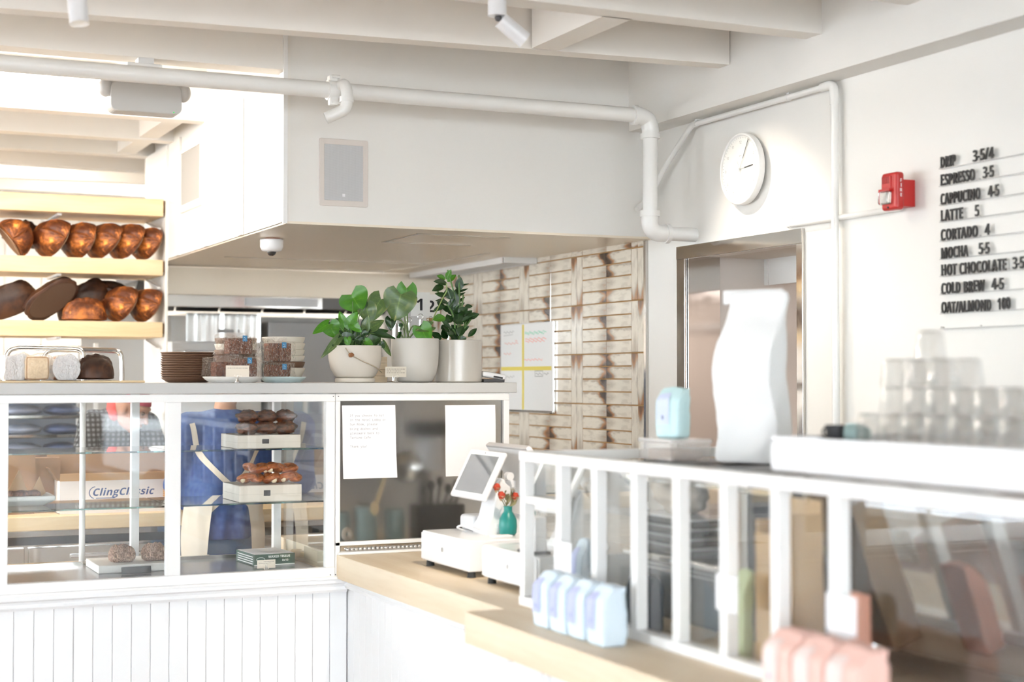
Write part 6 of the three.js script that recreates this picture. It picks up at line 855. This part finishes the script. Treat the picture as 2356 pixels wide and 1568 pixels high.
// bags and tubs on top of the stand
{ const t = thing('coffee_sack', 'big white paper sack with a crimped top on the stand', 'coffee bag', [2.40, 1.3185, -3.60], null, -PI / 2 + 0.55);
  const w = 0.185, h = 0.475, d = 0.12; mesh('sack', muv(bump(softBox(w, h, d, 0.02, 20), (v) => { const k = v.y / h + 0.5, top = sstep(0.62, 0.92, k); v.z *= 1 - 0.80 * top; v.z += -0.012 * top; v.x *= 1 - 0.10 * sstep(0.55, 0.8, k) + 0.05 * sstep(0.9, 1, k); v.x += 0.008 * Math.sin(k * 9) + 0.010 * sstep(0.8, 1, k); const n = fbm(v.x * 12, v.y * 11, v.z * 12, 4); v.x += 0.026 * n; v.z += 0.026 * n; }).translate(0, h / 2, 0), 0.3), std({ color: lin(0.82, 0.82, 0.81), roughness: 0.7 }), t);
  mesh('crimped_top', bx(-w * 0.49, w * 0.47, h - 0.035, h + 0.004, -0.022, -0.008, 0.003), std({ color: lin(0.84, 0.84, 0.83), roughness: 0.7 }), t); }
{ const t = thing('clear_tub', 'clear plastic tub under the small blue bag', 'tub', [2.315, 1.3185, -3.86]); mesh('tub', [bx(-0.065, 0.065, 0, 0.003, -0.10, 0.08), bx(-0.065, -0.063, 0, 0.05, -0.10, 0.08), bx(0.063, 0.065, 0, 0.05, -0.10, 0.08), bx(-0.065, 0.065, 0, 0.05, -0.10, -0.098), bx(-0.065, 0.065, 0, 0.05, 0.078, 0.08)], phy({ color: lin(0.95, 0.94, 0.93), roughness: 0.1, transmission: 0.85, thickness: 0 }), t); mesh('lid', bx(-0.07, 0.07, 0.05, 0.062, -0.105, 0.085, 0.004), phy({ color: lin(0.93, 0.92, 0.91), roughness: 0.15, transmission: 0.7, thickness: 0 }), t); mesh('contents', bx(-0.05, 0.05, 0.003, 0.03, -0.08, 0.06, 0.006), std({ color: lin(0.62, 0.52, 0.45), roughness: 0.8 }), t); }
coffeeBag([2.315, 1.381, -3.88], -PI / 2 + 0.45, 0.085, 0.148, 0.062, mintBag, std({ color: lin(0.62, 0.68, 0.86), roughness: 0.6 }), 'pale mint coffee bag standing on the clear tub', null);

// ------------------------------------------------------------------ espresso machine with glasses on top
{ const t = thing('espresso_machine', 'long polished espresso machine with a white cup tray behind the rail', 'espresso machine', [0, 0, 0]);
  const lean = Math.tan(10 * PI / 180), y0 = 0.955, y1 = 1.335; // rear panel tips outward at the top
  const pan = extrude([[2.225, y0], [2.70, y0], [2.70, y1], [2.225 - (y1 - y0) * lean, y1]], 1.25, 0.002).translate(0, 0, -3.02);
  mesh('polished_body', pan, phy({ color: lin(0.40, 0.385, 0.37), metalness: 1, roughness: 0.04 }), t);
  mesh('cup_tray', [bx(2.075, 2.72, 1.336, 1.405, -3.04, -1.72, 0.008)], M.plastic, t); mesh('tray_rim', [bx(2.075, 2.085, 1.405, 1.418, -3.04, -1.72, 0.003), bx(2.71, 2.72, 1.405, 1.418, -3.04, -1.72, 0.003), bx(2.075, 2.72, 1.405, 1.418, -3.04, -3.03, 0.003)], M.plastic, t);
  for (const [x, z] of [[2.30, -2.95], [2.62, -2.95], [2.30, -1.85], [2.62, -1.85]]) mesh('leg', new THREE.CylinderGeometry(0.025, 0.03, y0 - CY + 0.002, 20).translate(x, (y0 + CY) / 2, z), M.chrome, t); mesh('side_trim', bx(2.17, 2.70, 0.97, 1.33, -3.045, -3.02, 0.004), M.steel, t); }
const tumblerG = lathe([[0, 0.004], [0.020, 0.004], [0.026, 0], [0.0285, 0.003], [0.0335, 0.040], [0.0365, 0.062]], 28);
const upside = tumblerG.clone().rotateX(PI).translate(0, 0.063, 0); const GY = 1.4065; let gi = 0;
function glassAt(x, z, layer, words) { const m = mesh('drinking_glass', upside, M.tumbler); m.position.set(x, GY + layer * 0.0635, z); tag(m, words, 'glass', 'upturned glasses on the cup tray'); }
const L1 = []; for (let i = 0; i < 8; i++) for (let j = 0; j < 3; j++) L1.push([2.30 + j * 0.078, -2.955 + i * 0.0785, i, j]);
const nth = ['first', 'second', 'third', 'fourth', 'fifth', 'sixth', 'seventh', 'eighth'], rowN = ['front', 'middle', 'back'];
for (const [x, z, i, j] of L1) glassAt(x, z, 0, `glass in the bottom layer, ${rowN[j]} row, ${nth[i]} from the teal cup`);
for (const [x, z, i, j] of L1) if (i < 7 && j < 2) glassAt(x + 0.039, z + 0.039, 1, `glass in the second layer, ${rowN[j]} row, ${nth[i]} from the teal cup`);
for (const [x, z, i, j] of L1) if (i < 3 && j < 2) glassAt(x + 0.035, z + 0.05, 2, `glass in the third layer, ${rowN[j]} row, ${nth[i]} from the teal cup`);
glassAt(2.35, -2.80, 3, 'single glass at the very top of the pile');
{ const t = thing('mug', 'small black mug at the end of the cup tray', 'mug', [2.235, GY, -3.005]); mesh('cup', lathe([[0, 0], [0.016, 0], [0.020, 0.004], [0.023, 0.036], [0.0215, 0.036], [0.018, 0.006], [0, 0.005]], 28), M.black, t); mesh('handle', new THREE.TorusGeometry(0.010, 0.003, 8, 20).translate(-0.024, 0.02, 0), M.black, t); }
{ const t = thing('mug', 'pale teal cup turned over next to the black mug', 'mug', [2.315, GY, -3.075 + 0.04]); mesh('cup', lathe([[0.040, 0], [0.042, 0.004], [0.040, 0.022], [0.030, 0.031], [0.020, 0.034], [0, 0.034]], 32), std({ color: lin(0.42, 0.58, 0.57), roughness: 0.4 }), t); mesh('foot_ring', new THREE.TorusGeometry(0.019, 0.0025, 8, 28).rotateX(PI / 2).translate(0, 0.035, 0), std({ color: lin(0.42, 0.58, 0.57), roughness: 0.4 }), t); }
renderer.render(scene, camera);
